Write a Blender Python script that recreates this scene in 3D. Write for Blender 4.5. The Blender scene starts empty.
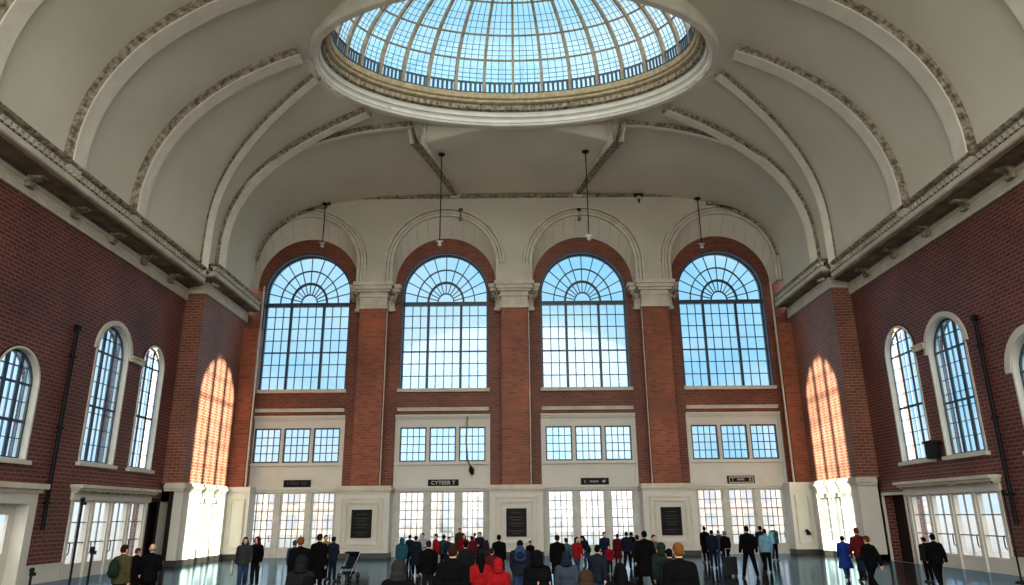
import bpy, bmesh, math, random
from mathutils import Vector, Matrix
from mathutils.geometry import tessellate_polygon
random.seed(7)
SC = bpy.context.scene
COL = SC.collection
PI = math.pi

# ------------------------------------------------------------------ materials
def new_mat(name):
    m = bpy.data.materials.new(name); m.use_nodes = True
    nt = m.node_tree; nt.nodes.clear()
    out = nt.nodes.new('ShaderNodeOutputMaterial')
    return m, nt, out
def N(nt, t, **k):
    n = nt.nodes.new(t)
    for a, v in k.items(): setattr(n, a, v)
    return n
def principled(name, col, rough=.6, metal=0, spec=.5, noise=0, nscale=1.5, col2=None, bump=0, bscale=20):
    m, nt, out = new_mat(name)
    b = N(nt, 'ShaderNodeBsdfPrincipled')
    b.inputs['Base Color'].default_value = (*col, 1)
    b.inputs['Roughness'].default_value = rough
    b.inputs['Metallic'].default_value = metal
    b.inputs['Specular IOR Level'].default_value = spec
    nt.links.new(b.outputs[0], out.inputs[0])
    if noise or bump:
        g = N(nt, 'ShaderNodeNewGeometry')
    if noise:
        t = N(nt, 'ShaderNodeTexNoise'); t.inputs['Scale'].default_value = nscale; t.inputs['Detail'].default_value = 6
        nt.links.new(g.outputs['Position'], t.inputs['Vector'])
        r = N(nt, 'ShaderNodeValToRGB')
        r.color_ramp.elements[0].position = .35; r.color_ramp.elements[1].position = .7
        c2 = col2 or tuple(c*(1-noise) for c in col)
        r.color_ramp.elements[0].color = (*c2, 1); r.color_ramp.elements[1].color = (*col, 1)
        nt.links.new(t.outputs['Fac'], r.inputs[0]); nt.links.new(r.outputs[0], b.inputs['Base Color'])
    if bump:
        t2 = N(nt, 'ShaderNodeTexNoise'); t2.inputs['Scale'].default_value = bscale; t2.inputs['Detail'].default_value = 4
        nt.links.new(g.outputs['Position'], t2.inputs['Vector'])
        bp = N(nt, 'ShaderNodeBump'); bp.inputs['Strength'].default_value = bump; bp.inputs['Distance'].default_value = .02
        nt.links.new(t2.outputs['Fac'], bp.inputs['Height']); nt.links.new(bp.outputs[0], b.inputs['Normal'])
    return m
def brick_mat(name, c1, c2, mortar):
    m, nt, out = new_mat(name); L = nt.links.new
    b = N(nt, 'ShaderNodeBsdfPrincipled'); b.inputs['Roughness'].default_value = .5
    b.inputs['Specular IOR Level'].default_value = .35
    g = N(nt, 'ShaderNodeNewGeometry')
    sn = N(nt, 'ShaderNodeSeparateXYZ'); L(g.outputs['True Normal'], sn.inputs[0])
    ab = N(nt, 'ShaderNodeMath', operation='ABSOLUTE'); L(sn.outputs[0], ab.inputs[0])
    gt = N(nt, 'ShaderNodeMath', operation='GREATER_THAN'); L(ab.outputs[0], gt.inputs[0]); gt.inputs[1].default_value = .5
    sp = N(nt, 'ShaderNodeSeparateXYZ'); L(g.outputs['Position'], sp.inputs[0])
    mx = N(nt, 'ShaderNodeMix'); L(gt.outputs[0], mx.inputs[0]); L(sp.outputs[0], mx.inputs[2]); L(sp.outputs[1], mx.inputs[3])
    cb = N(nt, 'ShaderNodeCombineXYZ'); L(mx.outputs[0], cb.inputs[0]); L(sp.outputs[2], cb.inputs[1])
    br = N(nt, 'ShaderNodeTexBrick'); L(cb.outputs[0], br.inputs['Vector'])
    br.inputs['Scale'].default_value = 1; br.inputs['Brick Width'].default_value = .46; br.inputs['Row Height'].default_value = .165
    br.inputs['Mortar Size'].default_value = .022; br.inputs['Mortar Smooth'].default_value = .2; br.inputs['Bias'].default_value = -.1
    br.inputs['Color1'].default_value = (*c1, 1); br.inputs['Color2'].default_value = (*c2, 1); br.inputs['Mortar'].default_value = (*mortar, 1)
    no = N(nt, 'ShaderNodeTexNoise'); no.inputs['Scale'].default_value = .35; no.inputs['Detail'].default_value = 8
    L(g.outputs['Position'], no.inputs['Vector'])
    rp = N(nt, 'ShaderNodeValToRGB'); rp.color_ramp.elements[0].position = .3; rp.color_ramp.elements[1].position = .75
    rp.color_ramp.elements[0].color = (.62, .6, .6, 1); rp.color_ramp.elements[1].color = (1.2, 1.15, 1.1, 1)
    L(no.outputs['Fac'], rp.inputs[0])
    mm = N(nt, 'ShaderNodeMix', data_type='RGBA', blend_type='MULTIPLY'); mm.inputs[0].default_value = 1
    L(br.outputs['Color'], mm.inputs[6]); L(rp.outputs[0], mm.inputs[7])
    L(mm.outputs[2], b.inputs['Base Color'])
    iv = N(nt, 'ShaderNodeMath', operation='SUBTRACT'); iv.inputs[0].default_value = 1; L(br.outputs['Fac'], iv.inputs[1])
    bp = N(nt, 'ShaderNodeBump'); bp.inputs['Strength'].default_value = .7; bp.inputs['Distance'].default_value = .03
    L(iv.outputs[0], bp.inputs['Height']); L(bp.outputs[0], b.inputs['Normal'])
    L(b.outputs[0], out.inputs[0])
    return m
def glass_mat(name, tint, gloss=.06):
    m, nt, out = new_mat(name); L = nt.links.new
    t = N(nt, 'ShaderNodeBsdfTransparent'); t.inputs[0].default_value = (*tint, 1)
    g = N(nt, 'ShaderNodeBsdfGlossy'); g.inputs['Roughness'].default_value = .05; g.inputs[0].default_value = (.9, .95, 1, 1)
    mx = N(nt, 'ShaderNodeMixShader'); mx.inputs[0].default_value = gloss
    L(t.outputs[0], mx.inputs[1]); L(g.outputs[0], mx.inputs[2]); L(mx.outputs[0], out.inputs[0])
    return m

M = {}
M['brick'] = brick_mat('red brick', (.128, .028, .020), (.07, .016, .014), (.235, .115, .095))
M['brick_pier'] = brick_mat('orange red brick', (.33, .082, .03), (.17, .04, .02), (.26, .11, .06))  # brighter copy of the side brick; lighting difference put into the colour
M['brick_light'] = brick_mat('sunlit side brick', (.24, .075, .045), (.15, .045, .03), (.32, .19, .14))  # side brick with the sun patches' brightness put into its colour
M['brick_deep'] = brick_mat('deep red brick', (.21, .05, .024), (.11, .027, .017), (.22, .10, .06))  # darker copy of the pier brick; recess shade put into its colour
M['pale'] = principled('pale cream moulding', (.78, .74, .64), .6, noise=.15, nscale=1.2)
M['vault'] = principled('vault plaster', (.67, .635, .53), .8, noise=.13, nscale=.25)
M['wallwhite'] = principled('cream plaster', (.54, .50, .40), .75, noise=.12, nscale=.5)
M['trim'] = principled('cream painted trim', (.60, .565, .47), .6, noise=.28, nscale=1.3, col2=(.47, .42, .33))
M['dirtytrim'] = principled('weathered moulding', (.44, .38, .28), .75, noise=.55, nscale=5, col2=(.085, .062, .04))
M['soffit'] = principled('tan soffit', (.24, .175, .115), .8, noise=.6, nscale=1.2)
M['white'] = principled('white paint', (.58, .56, .50), .5, noise=.08, nscale=1)
M['frame'] = principled('navy steel frame', (.022, .045, .085), .4)
M['muntin'] = principled('blue grey muntin', (.06, .15, .28), .5)  # lighter blue: glow of the sky behind is put into the colour
M['doormuntin'] = principled('grey door muntin', (.20, .21, .23), .5)
M['doorframe'] = principled('painted door frame', (.55, .54, .50), .5, noise=.2, nscale=2)
M['glass'] = glass_mat('window glass', (.80, .93, 1.0))
M['doorglass'] = glass_mat('door glass', (.95, .97, 1.0))
M['dark'] = principled('dark brown wood', (.013, .007, .005), .6, spec=.15)
M['black'] = principled('black metal', (.006, .006, .007), .5, spec=.12)
M['plaque'] = principled('black plaque', (.007, .0065, .006), .5, spec=.12, noise=.4, nscale=6)
M['letter'] = principled('pale lettering', (.55, .5, .42), .5)
M['faint'] = principled('worn bronze lettering', (.018, .016, .014), .4)
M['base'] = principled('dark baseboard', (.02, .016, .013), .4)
M['gold'] = principled('gilded moulding', (.52, .40, .22), .5, noise=.4, nscale=4)
M['domerib'] = principled('bronze dome rib', (.42, .33, .22), .45, noise=.4, nscale=3)
M['steel'] = principled('pale steel', (.6, .6, .58), .35, metal=.6)
M['pave'] = principled('pale paving', (.50, .48, .45), .8, noise=.15, nscale=.3)
M['stonea'] = principled('beige stone facade', (.85, .74, .62), .8, noise=.15, nscale=.3)
M['stoneb'] = principled('pink grey facade', (.85, .70, .62), .8, noise=.15, nscale=.3)
M['stonec'] = principled('white facade', (.88, .85, .80), .8, noise=.1, nscale=.3)
M['shopglass'] = principled('facade window', (.42, .45, .50), .3)
# floor: dark polished boards
def floor_mat():
    m, nt, out = new_mat('polished dark floor'); L = nt.links.new
    g = N(nt, 'ShaderNodeNewGeometry')
    mp = N(nt, 'ShaderNodeMapping'); mp.inputs['Scale'].default_value = (1.0, .18, 1); L(g.outputs['Position'], mp.inputs[0])
    no = N(nt, 'ShaderNodeTexNoise'); no.inputs['Scale'].default_value = 1.6; no.inputs['Detail'].default_value = 8; L(mp.outputs[0], no.inputs['Vector'])
    rp = N(nt, 'ShaderNodeValToRGB'); rp.color_ramp.elements[0].color = (.011, .007, .005, 1); rp.color_ramp.elements[1].color = (.06, .036, .022, 1)
    rp.color_ramp.elements[0].position = .3; rp.color_ramp.elements[1].position = .75
    L(no.outputs['Fac'], rp.inputs[0])
    d = N(nt, 'ShaderNodeBsdfDiffuse'); L(rp.outputs[0], d.inputs[0])
    gl = N(nt, 'ShaderNodeBsdfGlossy'); gl.inputs[0].default_value = (.55, .78, 1.0, 1)  # blue of the sky's reflection is put into the gloss tint
    r2 = N(nt, 'ShaderNodeMapRange'); r2.inputs['To Min'].default_value = .07; r2.inputs['To Max'].default_value = .17
    L(no.outputs['Fac'], r2.inputs[0]); L(r2.outputs[0], gl.inputs['Roughness'])
    fr = N(nt, 'ShaderNodeFresnel'); fr.inputs[0].default_value = 1.45
    ml = N(nt, 'ShaderNodeMath', operation='MULTIPLY'); L(fr.outputs[0], ml.inputs[0]); ml.inputs[1].default_value = .8
    mx = N(nt, 'ShaderNodeMixShader'); L(ml.outputs[0], mx.inputs[0]); L(d.outputs[0], mx.inputs[1]); L(gl.outputs[0], mx.inputs[2])
    L(mx.outputs[0], out.inputs[0]); return m
M['floor'] = floor_mat()

# ------------------------------------------------------------------ mesh builder
class MB:
    def __init__(s, T=None):
        s.v = []; s.f = []; s.mi = []; s.T = T or (lambda u, v, w: (u, v, w)); s.cur = 0
    def add(s, pts, faces):
        o = len(s.v); s.v += [tuple(s.T(*p)) for p in pts]
        for f in faces: s.f.append([i+o for i in f]); s.mi.append(s.cur)
    def box(s, a0, a1, b0, b1, c0, c1):
        p = [(a, b, c) for a in (a0, a1) for b in (b0, b1) for c in (c0, c1)]
        s.add(p, [(0, 1, 3, 2), (4, 6, 7, 5), (0, 4, 5, 1), (2, 3, 7, 6), (0, 2, 6, 4), (1, 5, 7, 3)])
    def plate(s, outline, holes, w0, w1):
        loops = [outline] + list(holes)
        flat = [p for l in loops for p in l]
        tris = tessellate_polygon([[Vector((p[0], p[1], 0)) for p in l] for l in loops])
        n = len(flat)
        pts = [(p[0], p[1], w0) for p in flat] + [(p[0], p[1], w1) for p in flat]
        fs = [tuple(t) for t in tris] + [tuple(i+n for i in reversed(t)) for t in tris]
        o = 0
        for l in loops:
            k = len(l)
            for i in range(k):
                a, b = o+i, o+(i+1) % k
                fs.append((a, b, b+n, a+n))
            o += k
        s.add(pts, fs)
    def bar(s, p, q, wd, w0, w1):
        d = Vector((q[0]-p[0], q[1]-p[1])); 
        if d.length < 1e-5: return
        d.normalize(); n = Vector((-d.y, d.x))*wd/2
        a = [(p[0]+n.x, p[1]+n.y), (q[0]+n.x, q[1]+n.y), (q[0]-n.x, q[1]-n.y), (p[0]-n.x, p[1]-n.y)]
        s.add([(*x, w0) for x in a]+[(*x, w1) for x in a], [(0, 1, 2, 3), (7, 6, 5, 4), (0, 4, 5, 1), (1, 5, 6, 2), (2, 6, 7, 3), (3, 7, 4, 0)])
    def arc(s, c, r0, r1, a0, a1, n, w0, w1, ky=1, closed=False):
        pts = []
        for i in range(n+1):
            a = a0+(a1-a0)*i/n
            for r in (r0, r1):
                for w in (w0, w1): pts.append((c[0]+r*math.cos(a), c[1]+ky*r*math.sin(a), w))
        fs = []
        for i in range(n):
            b = i*4; d = b+4
            fs += [(b, b+1, d+1, d), (b+2, d+2, d+3, b+3), (b, d, d+2, b+2), (b+1, b+3, d+3, d+1)]
        fs += [(0, 2, 3, 1), (n*4, n*4+1, n*4+3, n*4+2)]
        s.add(pts, fs)
    def grid(s, rows, closed=False):           # rows of equal length point lists
        n = len(rows[0]); pts = [p for r in rows for p in r]; fs = []
        for i in range(len(rows)-1):
            for j in range(n-1 if not closed else n):
                k = (j+1) % n
                fs.append((i*n+j, i*n+k, (i+1)*n+k, (i+1)*n+j))
        s.add(pts, fs)
    def tube(s, pts, rad, n=8, caps=True):
        pts = [Vector(p) for p in pts]
        if not hasattr(rad, '__len__'): rad = [rad]*len(pts)
        rows = []; up = None
        for i, p in enumerate(pts):
            t = (pts[min(i+1, len(pts)-1)]-pts[max(i-1, 0)]).normalized()
            if up is None: up = Vector((0, 0, 1)) if abs(t.z) < .9 else Vector((1, 0, 0))
            a = t.cross(up).normalized(); b = a.cross(t).normalized(); up = b
            rows.append([tuple(p+(a*math.cos(2*PI*k/n)+b*math.sin(2*PI*k/n))*rad[i]) for k in range(n)])
        s.grid(rows, True)
        if caps:
            o = len(s.v); nn = len(rows)
            base = o-nn*n
            s.f.append([base+k for k in range(n)]); s.mi.append(s.cur)
            s.f.append([base+(nn-1)*n+k for k in reversed(range(n))]); s.mi.append(s.cur)
    def sphere(s, c, r, nu=14, nv=9, U=None):
        rows = []
        rr = r if hasattr(r, '__len__') else (r, r, r)
        for i in range(nv+1):
            th = PI*i/nv
            th = max(.02, min(PI-.02, th))
            rows.append([(c[0]+rr[0]*math.sin(th)*math.cos(2*PI*k/nu), c[1]+rr[1]*math.sin(th)*math.sin(2*PI*k/nu), c[2]+rr[2]*math.cos(th)) for k in range(nu)])
        if U: rows = [[U(p) for p in r_] for r_ in rows]
        s.grid(rows, True)
        o = len(s.v); base = o-(nv+1)*nu
        s.f.append([base+k for k in range(nu)]); s.mi.append(s.cur)
        s.f.append([base+nv*nu+k for k in range(nu)]); s.mi.append(s.cur)
    def lathe(s, prof, n=24, c=(0, 0, 0)):
        s.grid([[(c[0]+r*math.cos(2*PI*k/n), c[1]+r*math.sin(2*PI*k/n), c[2]+z) for k in range(n)] for r, z in prof], True)
    def mesh(s, name, mats, smooth=False):
        me = bpy.data.meshes.new(name); me.from_pydata(s.v, [], s.f)
        for m in (mats if isinstance(mats, (list, tuple)) else [mats]): me.materials.append(M[m] if isinstance(m, str) else m)
        for p, i in zip(me.polygons, s.mi): p.material_index = i
        bm = bmesh.new(); bm.from_mesh(me); bmesh.ops.recalc_face_normals(bm, faces=bm.faces)
        if smooth:
            for f in bm.faces: f.smooth = True
        bm.to_mesh(me); bm.free(); me.update()
        return me
    def obj(s, name, mats, parent=None, smooth=False, **props):
        return link(s.mesh(name, mats, smooth), name, parent, **props)
def link(data, name, parent=None, **props):
    o = bpy.data.objects.new(name, data); COL.objects.link(o)
    if parent is not None:
        o.parent = parent
    for k, v in props.items():
        if v is not None: o[k] = v
    return o
def crenel(b, P, n, levels, keep):
    # one connected strip: n cells along, rows between levels; keep(i, j) says which cells are solid
    idx = {}; pts = []; fs = []
    def vi(i, j):
        if (i, j) not in idx: idx[(i, j)] = len(pts); pts.append(P(i, levels[j]))
        return idx[(i, j)]
    for j in range(len(levels)-1):
        for i in range(n):
            if keep(i, j): fs.append((vi(i, j), vi(i+1, j), vi(i+1, j+1), vi(i, j+1)))
    b.add(pts, fs)
def solid(o, th, off=0):
    m = o.modifiers.new('thickness', 'SOLIDIFY'); m.thickness = th; m.offset = off; return o
def empty(name, loc=(0, 0, 0), **props):
    o = link(None, name, None, **props); o.location = loc; o.empty_display_size = .2
    return o
def local(parent, fn):                          # build children of an Empty in world coordinates
    L = parent.location
    return lambda u, v, w: tuple(Vector(fn(u, v, w))-L)
_count = {}
def sname(kind):
    _count[kind] = _count.get(kind, 0)+1
    return '%s_%d' % (kind, _count[kind])
def struct(kind, loc=(0, 0, 0)):
    o = empty(sname(kind), loc); o['kind'] = 'structure'; return o

# ------------------------------------------------------------------ dimensions (metres)
HW = 19.3          # half width, side wall face
PX = 18.2          # face of the end piers
PY = 40.0          # front of the end piers
YP = 46.4          # front of the pilasters on the far wall
YB = 47.4          # brick face between pilasters
YW = 47.85         # window plane
S = 9.46           # bay spacing
XS = -.22          # the far wall sits a little off the hall axis
BAYS = [XS-1.5*S, XS-.5*S, XS+.5*S, XS+1.5*S]
def far(yb): return lambda u, v, w: (u, yb-w, v)
def left(u, v, w): return (-HW+w, u, v)
def right(u, v, w): return (HW-w, u, v)
def world(u, v, w): return (u, v, w)
def arch_pts(c, zs, r, z0, n=24, ky=1):          # arched opening outline, counter-clockwise from lower right
    return [(c+r, z0)]+[(c+r*math.cos(a), zs+ky*r*math.sin(a)) for a in [PI*i/n for i in range(n+1)]]+[(c-r, z0)]
def rect(u0, u1, v0, v1): return [(u0, v0), (u1, v0), (u1, v1), (u0, v1)]
def se(t, n): return max(0, 1-min(1, abs(t))**n)**(1/n)
AX = 18.0
DX, DY = -.2, 32.6       # dome centre
def zc0(X, Y):
    z1 = 15.9+10.4*se(X/AX, 2.3); z2 = 15.9+8.1*se(X/18.0, 4)
    t = min(1, max(0, (Y-31.5)/14.9)); return z1*(1-t)+z2*t
def zc(X, Y):
    z = zc0(X, Y)
    u = (Y-38.6)/(YP-38.6)
    if 0 < u < 1:
        fx = 6.0-1.7*u                            # fins at |X| = fx
        ax = abs(X)
        if ax < fx:
            g = fx*u**1.6
            if ax > g: z -= 1.15*(1-u)*((ax-g)/(fx-g+1e-6))**1.3
    return z
BACK, SUNP, EXPO = 3.3, 3.4e6, 0.28
# ------------------------------------------------------------------ floor, ground
b = MB(); b.box(-HW-.6, HW+.6, 3, YB+1.2, -.3, 0); o = b.obj('floor', 'floor', kind='structure')
b = MB(); b.box(-400, 400, -300, 500, -1, -.32); o = b.obj('ground', 'pave', kind='structure')
b = MB(); b.box(-90, 90, YB+1.3, 160, -.32, -.06); o = b.obj('pavement', 'pave', kind='structure')

# ------------------------------------------------------------------ vault
b = MB()
xs = [-AX]+[-AX*math.cos(PI*i/150) for i in range(1, 150)]+[AX]
ys = [4+i*.3 for i in range(int((YP-4)/.3)+1)]+[YP+.2]
rows = [[(x, y, zc(x, y)) for x in xs] for y in ys]
n = len(xs)
pts = [p for r in rows for p in r]; fs = []
def inring(x, y, k=1.0): return ((x-DX)/(10.35*k))**2+((y-DY)/(5.95*k))**2 < 1
for i in range(len(rows)-1):
    for j in range(n-1):
        q = (i*n+j, i*n+j+1, (i+1)*n+j+1, (i+1)*n+j)
        cx = sum(pts[k][0] for k in q)/4; cy = sum(pts[k][1] for k in q)/4
        if not inring(cx, cy): fs.append(q)
b.add(pts, fs)
ceil = b.obj('ceiling', 'vault', smooth=True, kind='structure')
md = ceil.modifiers.new('thickness', 'SOLIDIFY'); md.thickness = .25; md.offset = 1

# ribs under the vault: sections swept along plan lines
def rib(plan, width, depth, name='rib', n=60, dmul=None, under=.06, parent=None, straight=False):
    pl = [Vector(p) for p in plan]
    acc = [0]
    for i in range(1, len(pl)): acc.append(acc[-1]+(pl[i]-pl[i-1]).length)
    P = []
    for i in range(n+1):
        s_ = i/n
        s_ = .5-.5*math.cos(PI*s_) if parent is None else s_
        t = acc[-1]*s_
        k = max(j for j in range(len(acc)-1) if acc[j] <= t+1e-9) if t > 0 else 0
        f = (t-acc[k])/(acc[k+1]-acc[k]); p = pl[k].lerp(pl[k+1], f)
        P.append((p.x, p.y, s_))
    up = []; rows_o = []; rows_b = []
    P3 = [Vector((x, y, zc0(x, y) if abs(x) < AX*.9990 else 15.93)) for x, y, s_ in P]
    for i, (x, y, s_) in enumerate(P):
        t = (P3[min(i+1, n)]-P3[max(i-1, 0)]).normalized()
        pd = Vector((P[min(i+1, n)][0]-P[max(i-1, 0)][0], P[min(i+1, n)][1]-P[max(i-1, 0)][1], 0)).normalized()
        if straight: pd = Vector((pl[-1].x-pl[0].x, pl[-1].y-pl[0].y, 0)).normalized()
        side = Vector((-pd.y, pd.x, 0))
        nn = t.cross(side).normalized()
        if nn.z > 0 or (abs(nn.z) < .05 and nn.x*x > 0): nn = -nn
        # nn points into the hall
        k = dmul(s_) if dmul else 1
        d = depth*k; w = width/2
        sec = [(-w, -under), (-w, d*.45), (-w*.86, d*.55), (-w*.78, d*.9), (-w*.7, d), (w*.7, d), (w*.78, d*.9), (w*.86, d*.55), (w, d*.45), (w, -under)]
        rows_o.append([tuple(P3[i]+side*a+nn*c) for a, c in sec])
    return rows_o
def add_rib(plan, width, depth, **k):
    t = struct('trim')
    rows = rib(plan, width, depth, **k)
    b = MB(); b.grid([r[3:7] for r in rows]); b.obj('soffit_band', 'pale', t)
    b = MB(); b.grid([r[0:4] for r in rows]); b.grid([r[6:10] for r in rows]); b.obj('edge_moulding', 'dirtytrim', t)
    return t
for Y, w in ((12.0, 1.1), (16.7, 1.1), (20.7, 1.1), (26.0, 1.15), (31.0, 1.0)):
    if Y < 27:
        xs_ = [-AX*.9995]+[-AX*.9985*math.cos(PI*i/90) for i in range(91)]+[AX*.9995]
        add_rib([(x, Y) for x in xs_], w, .36, n=140)
    else:
        for sg in (-1, 1):
            add_rib([(sg*AX*.9995, Y)]+[(sg*AX*.9985*math.cos(PI/2*i/60), Y) for i in range(0, 36)], w, .36, n=70)
def cosline(p, q, n=24):
    return [(math.copysign(AX*.9995, p[0]), p[1])]+[(p[0]+(q[0]-p[0])*(1-math.cos(PI/2*i/n)), p[1]+(q[1]-p[1])*(1-math.cos(PI/2*i/n))**.8) for i in range(n+1)]
for sg in (-1, 1):
    add_rib(cosline((sg*17.95, 38.6), (sg*10.6, 32.9)), .55, .36, n=60, straight=True)
    add_rib(cosline((sg*17.95, 40.6), (sg*8.6, 36.6)), .7, .40, n=60, straight=True)
    pl = [(sg*AX*.9995, 41.05), (sg*17.9, 41.0), (sg*17.6, 40.6), (sg*17.0, 40.0), (sg*16, 39.2), (sg*14.6, 38.6), (sg*12, 38.4), (sg*9, 38.3), (sg*6.3, 38.4)]
    add_rib(pl, .4, .30, n=60)
    # fin from the dome ring down to the far wall, tapering
    t = struct('trim')
    pts_ = []
    for i in range(25):
        u = i/24
        x = sg*(6.0-1.7*u); y = 38.0+u*(YP-.1-38.0)
        pts_.append((x, y, zc0(x, y), 1.5*(1-u)**1.3+.16, .46-.16*u))
    rows = []
    for x, y, z, d, w in pts_:
        rows.append([(x-w, y, z+.1), (x-w, y, z-d*.5), (x-w*.8, y, z-d*.6), (x-w*.7, y, z-d), (x+w*.7, y, z-d), (x+w*.8, y, z-d*.6), (x+w, y, z-d*.5), (x+w, y, z+.1)])
    b = MB(); b.grid([r[3:5] for r in rows]); b.obj('soffit_band', 'dirtytrim', t)
    b = MB(); b.grid([r[0:4] for r in rows]); b.grid([r[4:8] for r in rows])
    x, y, z, d, w = pts_[-1]
    b.box(x-w, x+w, y-.12, y+.1, z-d-.15, z+.1)
    b.obj('fin_side', 'trim', t)

# ------------------------------------------------------------------ dome
dome = empty('glazed_dome', (DX, DY, 24.8), label='oval glazed dome with pale moulded ring above the hall', category='dome')
LD = local(dome, world)
def ring_rows(prof, n=120):
    rows = []
    for i in range(n+1):
        a = 2*PI*i/n
        rows.append([(DX+(9.75+d)*math.sin(a), DY+(5.35+d)*math.cos(a), z) for d, z in prof])
    return rows
b = MB(LD); b.grid(ring_rows([(1.05, 26.9), (1.05, 25.0), (.98, 24.88), (.9, 24.82), (.62, 24.82), (.55, 24.86), (.52, 24.98), (.48, 25.0), (.48, 25.22)])); b.obj('ring_lip', 'pale', dome, smooth=False)  # the lip's bright highlight is put into its paler colour
b = MB(LD); b.grid(ring_rows([(.48, 25.2), (.40, 25.3), (.34, 25.32), (.34, 25.62), (.3, 25.64)])); b.obj('ring_band', 'pale', dome)
b = MB(LD); b.grid(ring_rows([(.3, 25.62), (.12, 25.68), (.12, 25.98), (.06, 26.0)])); b.obj('ring_frieze', 'dirtytrim', dome)
b = MB(LD); crenel(b, lambda i, z: (DX+(9.75+.2)*math.sin(2*PI*i/300), DY+(5.35+.2)*math.cos(2*PI*i/300), z), 300, [25.7, 25.92, 25.98], lambda i, j: j == 1 or i % 2 == 0)
solid(b.obj('dentil_course', 'gold', dome), .16)
b = MB(LD); b.grid(ring_rows([(.06, 25.98), (-.06, 26.06), (-.06, 26.2), (-.16, 26.28), (-.16, 26.62), (.3, 26.66)])); b.obj('ring_cornice', 'gold', dome)
DA, DB, DH, DZ = 9.7, 5.3, 7.2, 26.6
def E(ph, t, k=1.0): return (DX+DA*k*math.cos(t)*math.sin(ph), DY+DB*k*math.cos(t)*math.cos(ph), DZ+DH*k*math.sin(t))
NR = 34
TS = [0, .105, .31, .53, .82, 1.1, 1.35]
b = MB(LD); b.grid([[E(2*PI*i/NR/2, 1.5*j/16) for i in range(NR*2+1)] for j in range(17)]); b.obj('glazing', 'glass', dome, smooth=True)
ribm = None
for i in range(NR):
    ph = 2*PI*i/NR
    b = MB(LD); rows = []
    d = .011
    for j in range(25):
        t = 1.5*j/24; w = .07
        p = Vector(E(ph, t)); q = Vector(E(ph+.02, t)); sd = (q-p).normalized()*w
        inn = Vector((DX, DY, DZ+1))-p; inn.normalize()
        rows.append([tuple(p-sd), tuple(p-sd+inn*.2), tuple(p+sd+inn*.2), tuple(p+sd)])
    b.grid(rows); b.obj('rib', 'domerib', dome)
for t in TS[1:]:
    b = MB(LD)
    b.tube([E(2*PI*i/120, t, .995) for i in range(121)], (.06 if t > .2 else .055), 6, caps=False); b.obj('ring_bar', 'frame' if t < .2 else 'domerib', dome)
b = MB(LD)
for i in range(NR):
    for k in range(1, 4):
        ph = 2*PI*(i+k/4)/NR
        b.tube([E(ph, .105+1.25*j/14, .997) for j in range(15)], .02, 4, caps=False)
for j in range(len(TS)-1):
    if j == 0: continue
    for k in range(1, 4):
        t = TS[j]+(TS[j+1]-TS[j])*k/5
        b.tube([E(2*PI*i/136, t, .997) for i in range(137)], .02, 4, caps=False)
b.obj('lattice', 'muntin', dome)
b = MB(LD); crenel(b, lambda i, t: E(2*PI*i/408, t, .99), 408, [.005, .015, .095, .108], lambda i, j: j != 1 or i % 2 == 0)
solid(b.obj('base_grille', 'frame', dome), .08)
# ------------------------------------------------------------------ side entablatures (one per side)
def offs(path, d, sg):
    # offset a plan polyline into the hall by d (left side path runs +Y; interior is +X)
    out = []
    n = len(path)
    def nrm(a, b):
        t = Vector((b[0]-a[0], b[1]-a[1])).normalized(); return Vector((t.y, -t.x))*sg
    for i in range(n):
        if i == 0: m = nrm(path[0], path[1]); out.append((path[0][0]+m.x*d, path[0][1]+m.y*d)); continue
        if i == n-1: m = nrm(path[-2], path[-1]); out.append((path[-1][0]+m.x*d, path[-1][1]+m.y*d)); continue
        a = nrm(path[i-1], path[i]); c = nrm(path[i], path[i+1]); m = (a+c); m = m/m.length_squared*2
        out.append((path[i][0]+m.x*d, path[i][1]+m.y*d))
    return out
KP, ZP = .6, .45          # the end piers carry a slimmer, slightly higher run
def side_offs(path, d):
    sg = 1 if path[0][0] > 0 else -1
    k = d*KP if d > 0 else d
    return [(sg*(HW-d), path[0][1]), (sg*(HW-d), PY-k), (sg*(HW-d), PY-k), (sg*(PX-k), PY-k), (sg*(PX-k), path[3][1])]
def sweep_plan(path, sg, prof, b, close=True):
    rows = [[(x, y, z+(ZP if i > 1 else 0)) for i, (x, y) in enumerate(side_offs(path, p))] for p, z in prof]
    if close: rows.append(rows[0])
    b.grid(rows)
def entab_path(sg): return [(sg*HW, 3.5), (sg*HW, PY), (sg*PX, PY), (sg*PX, YP+.3)]
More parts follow.
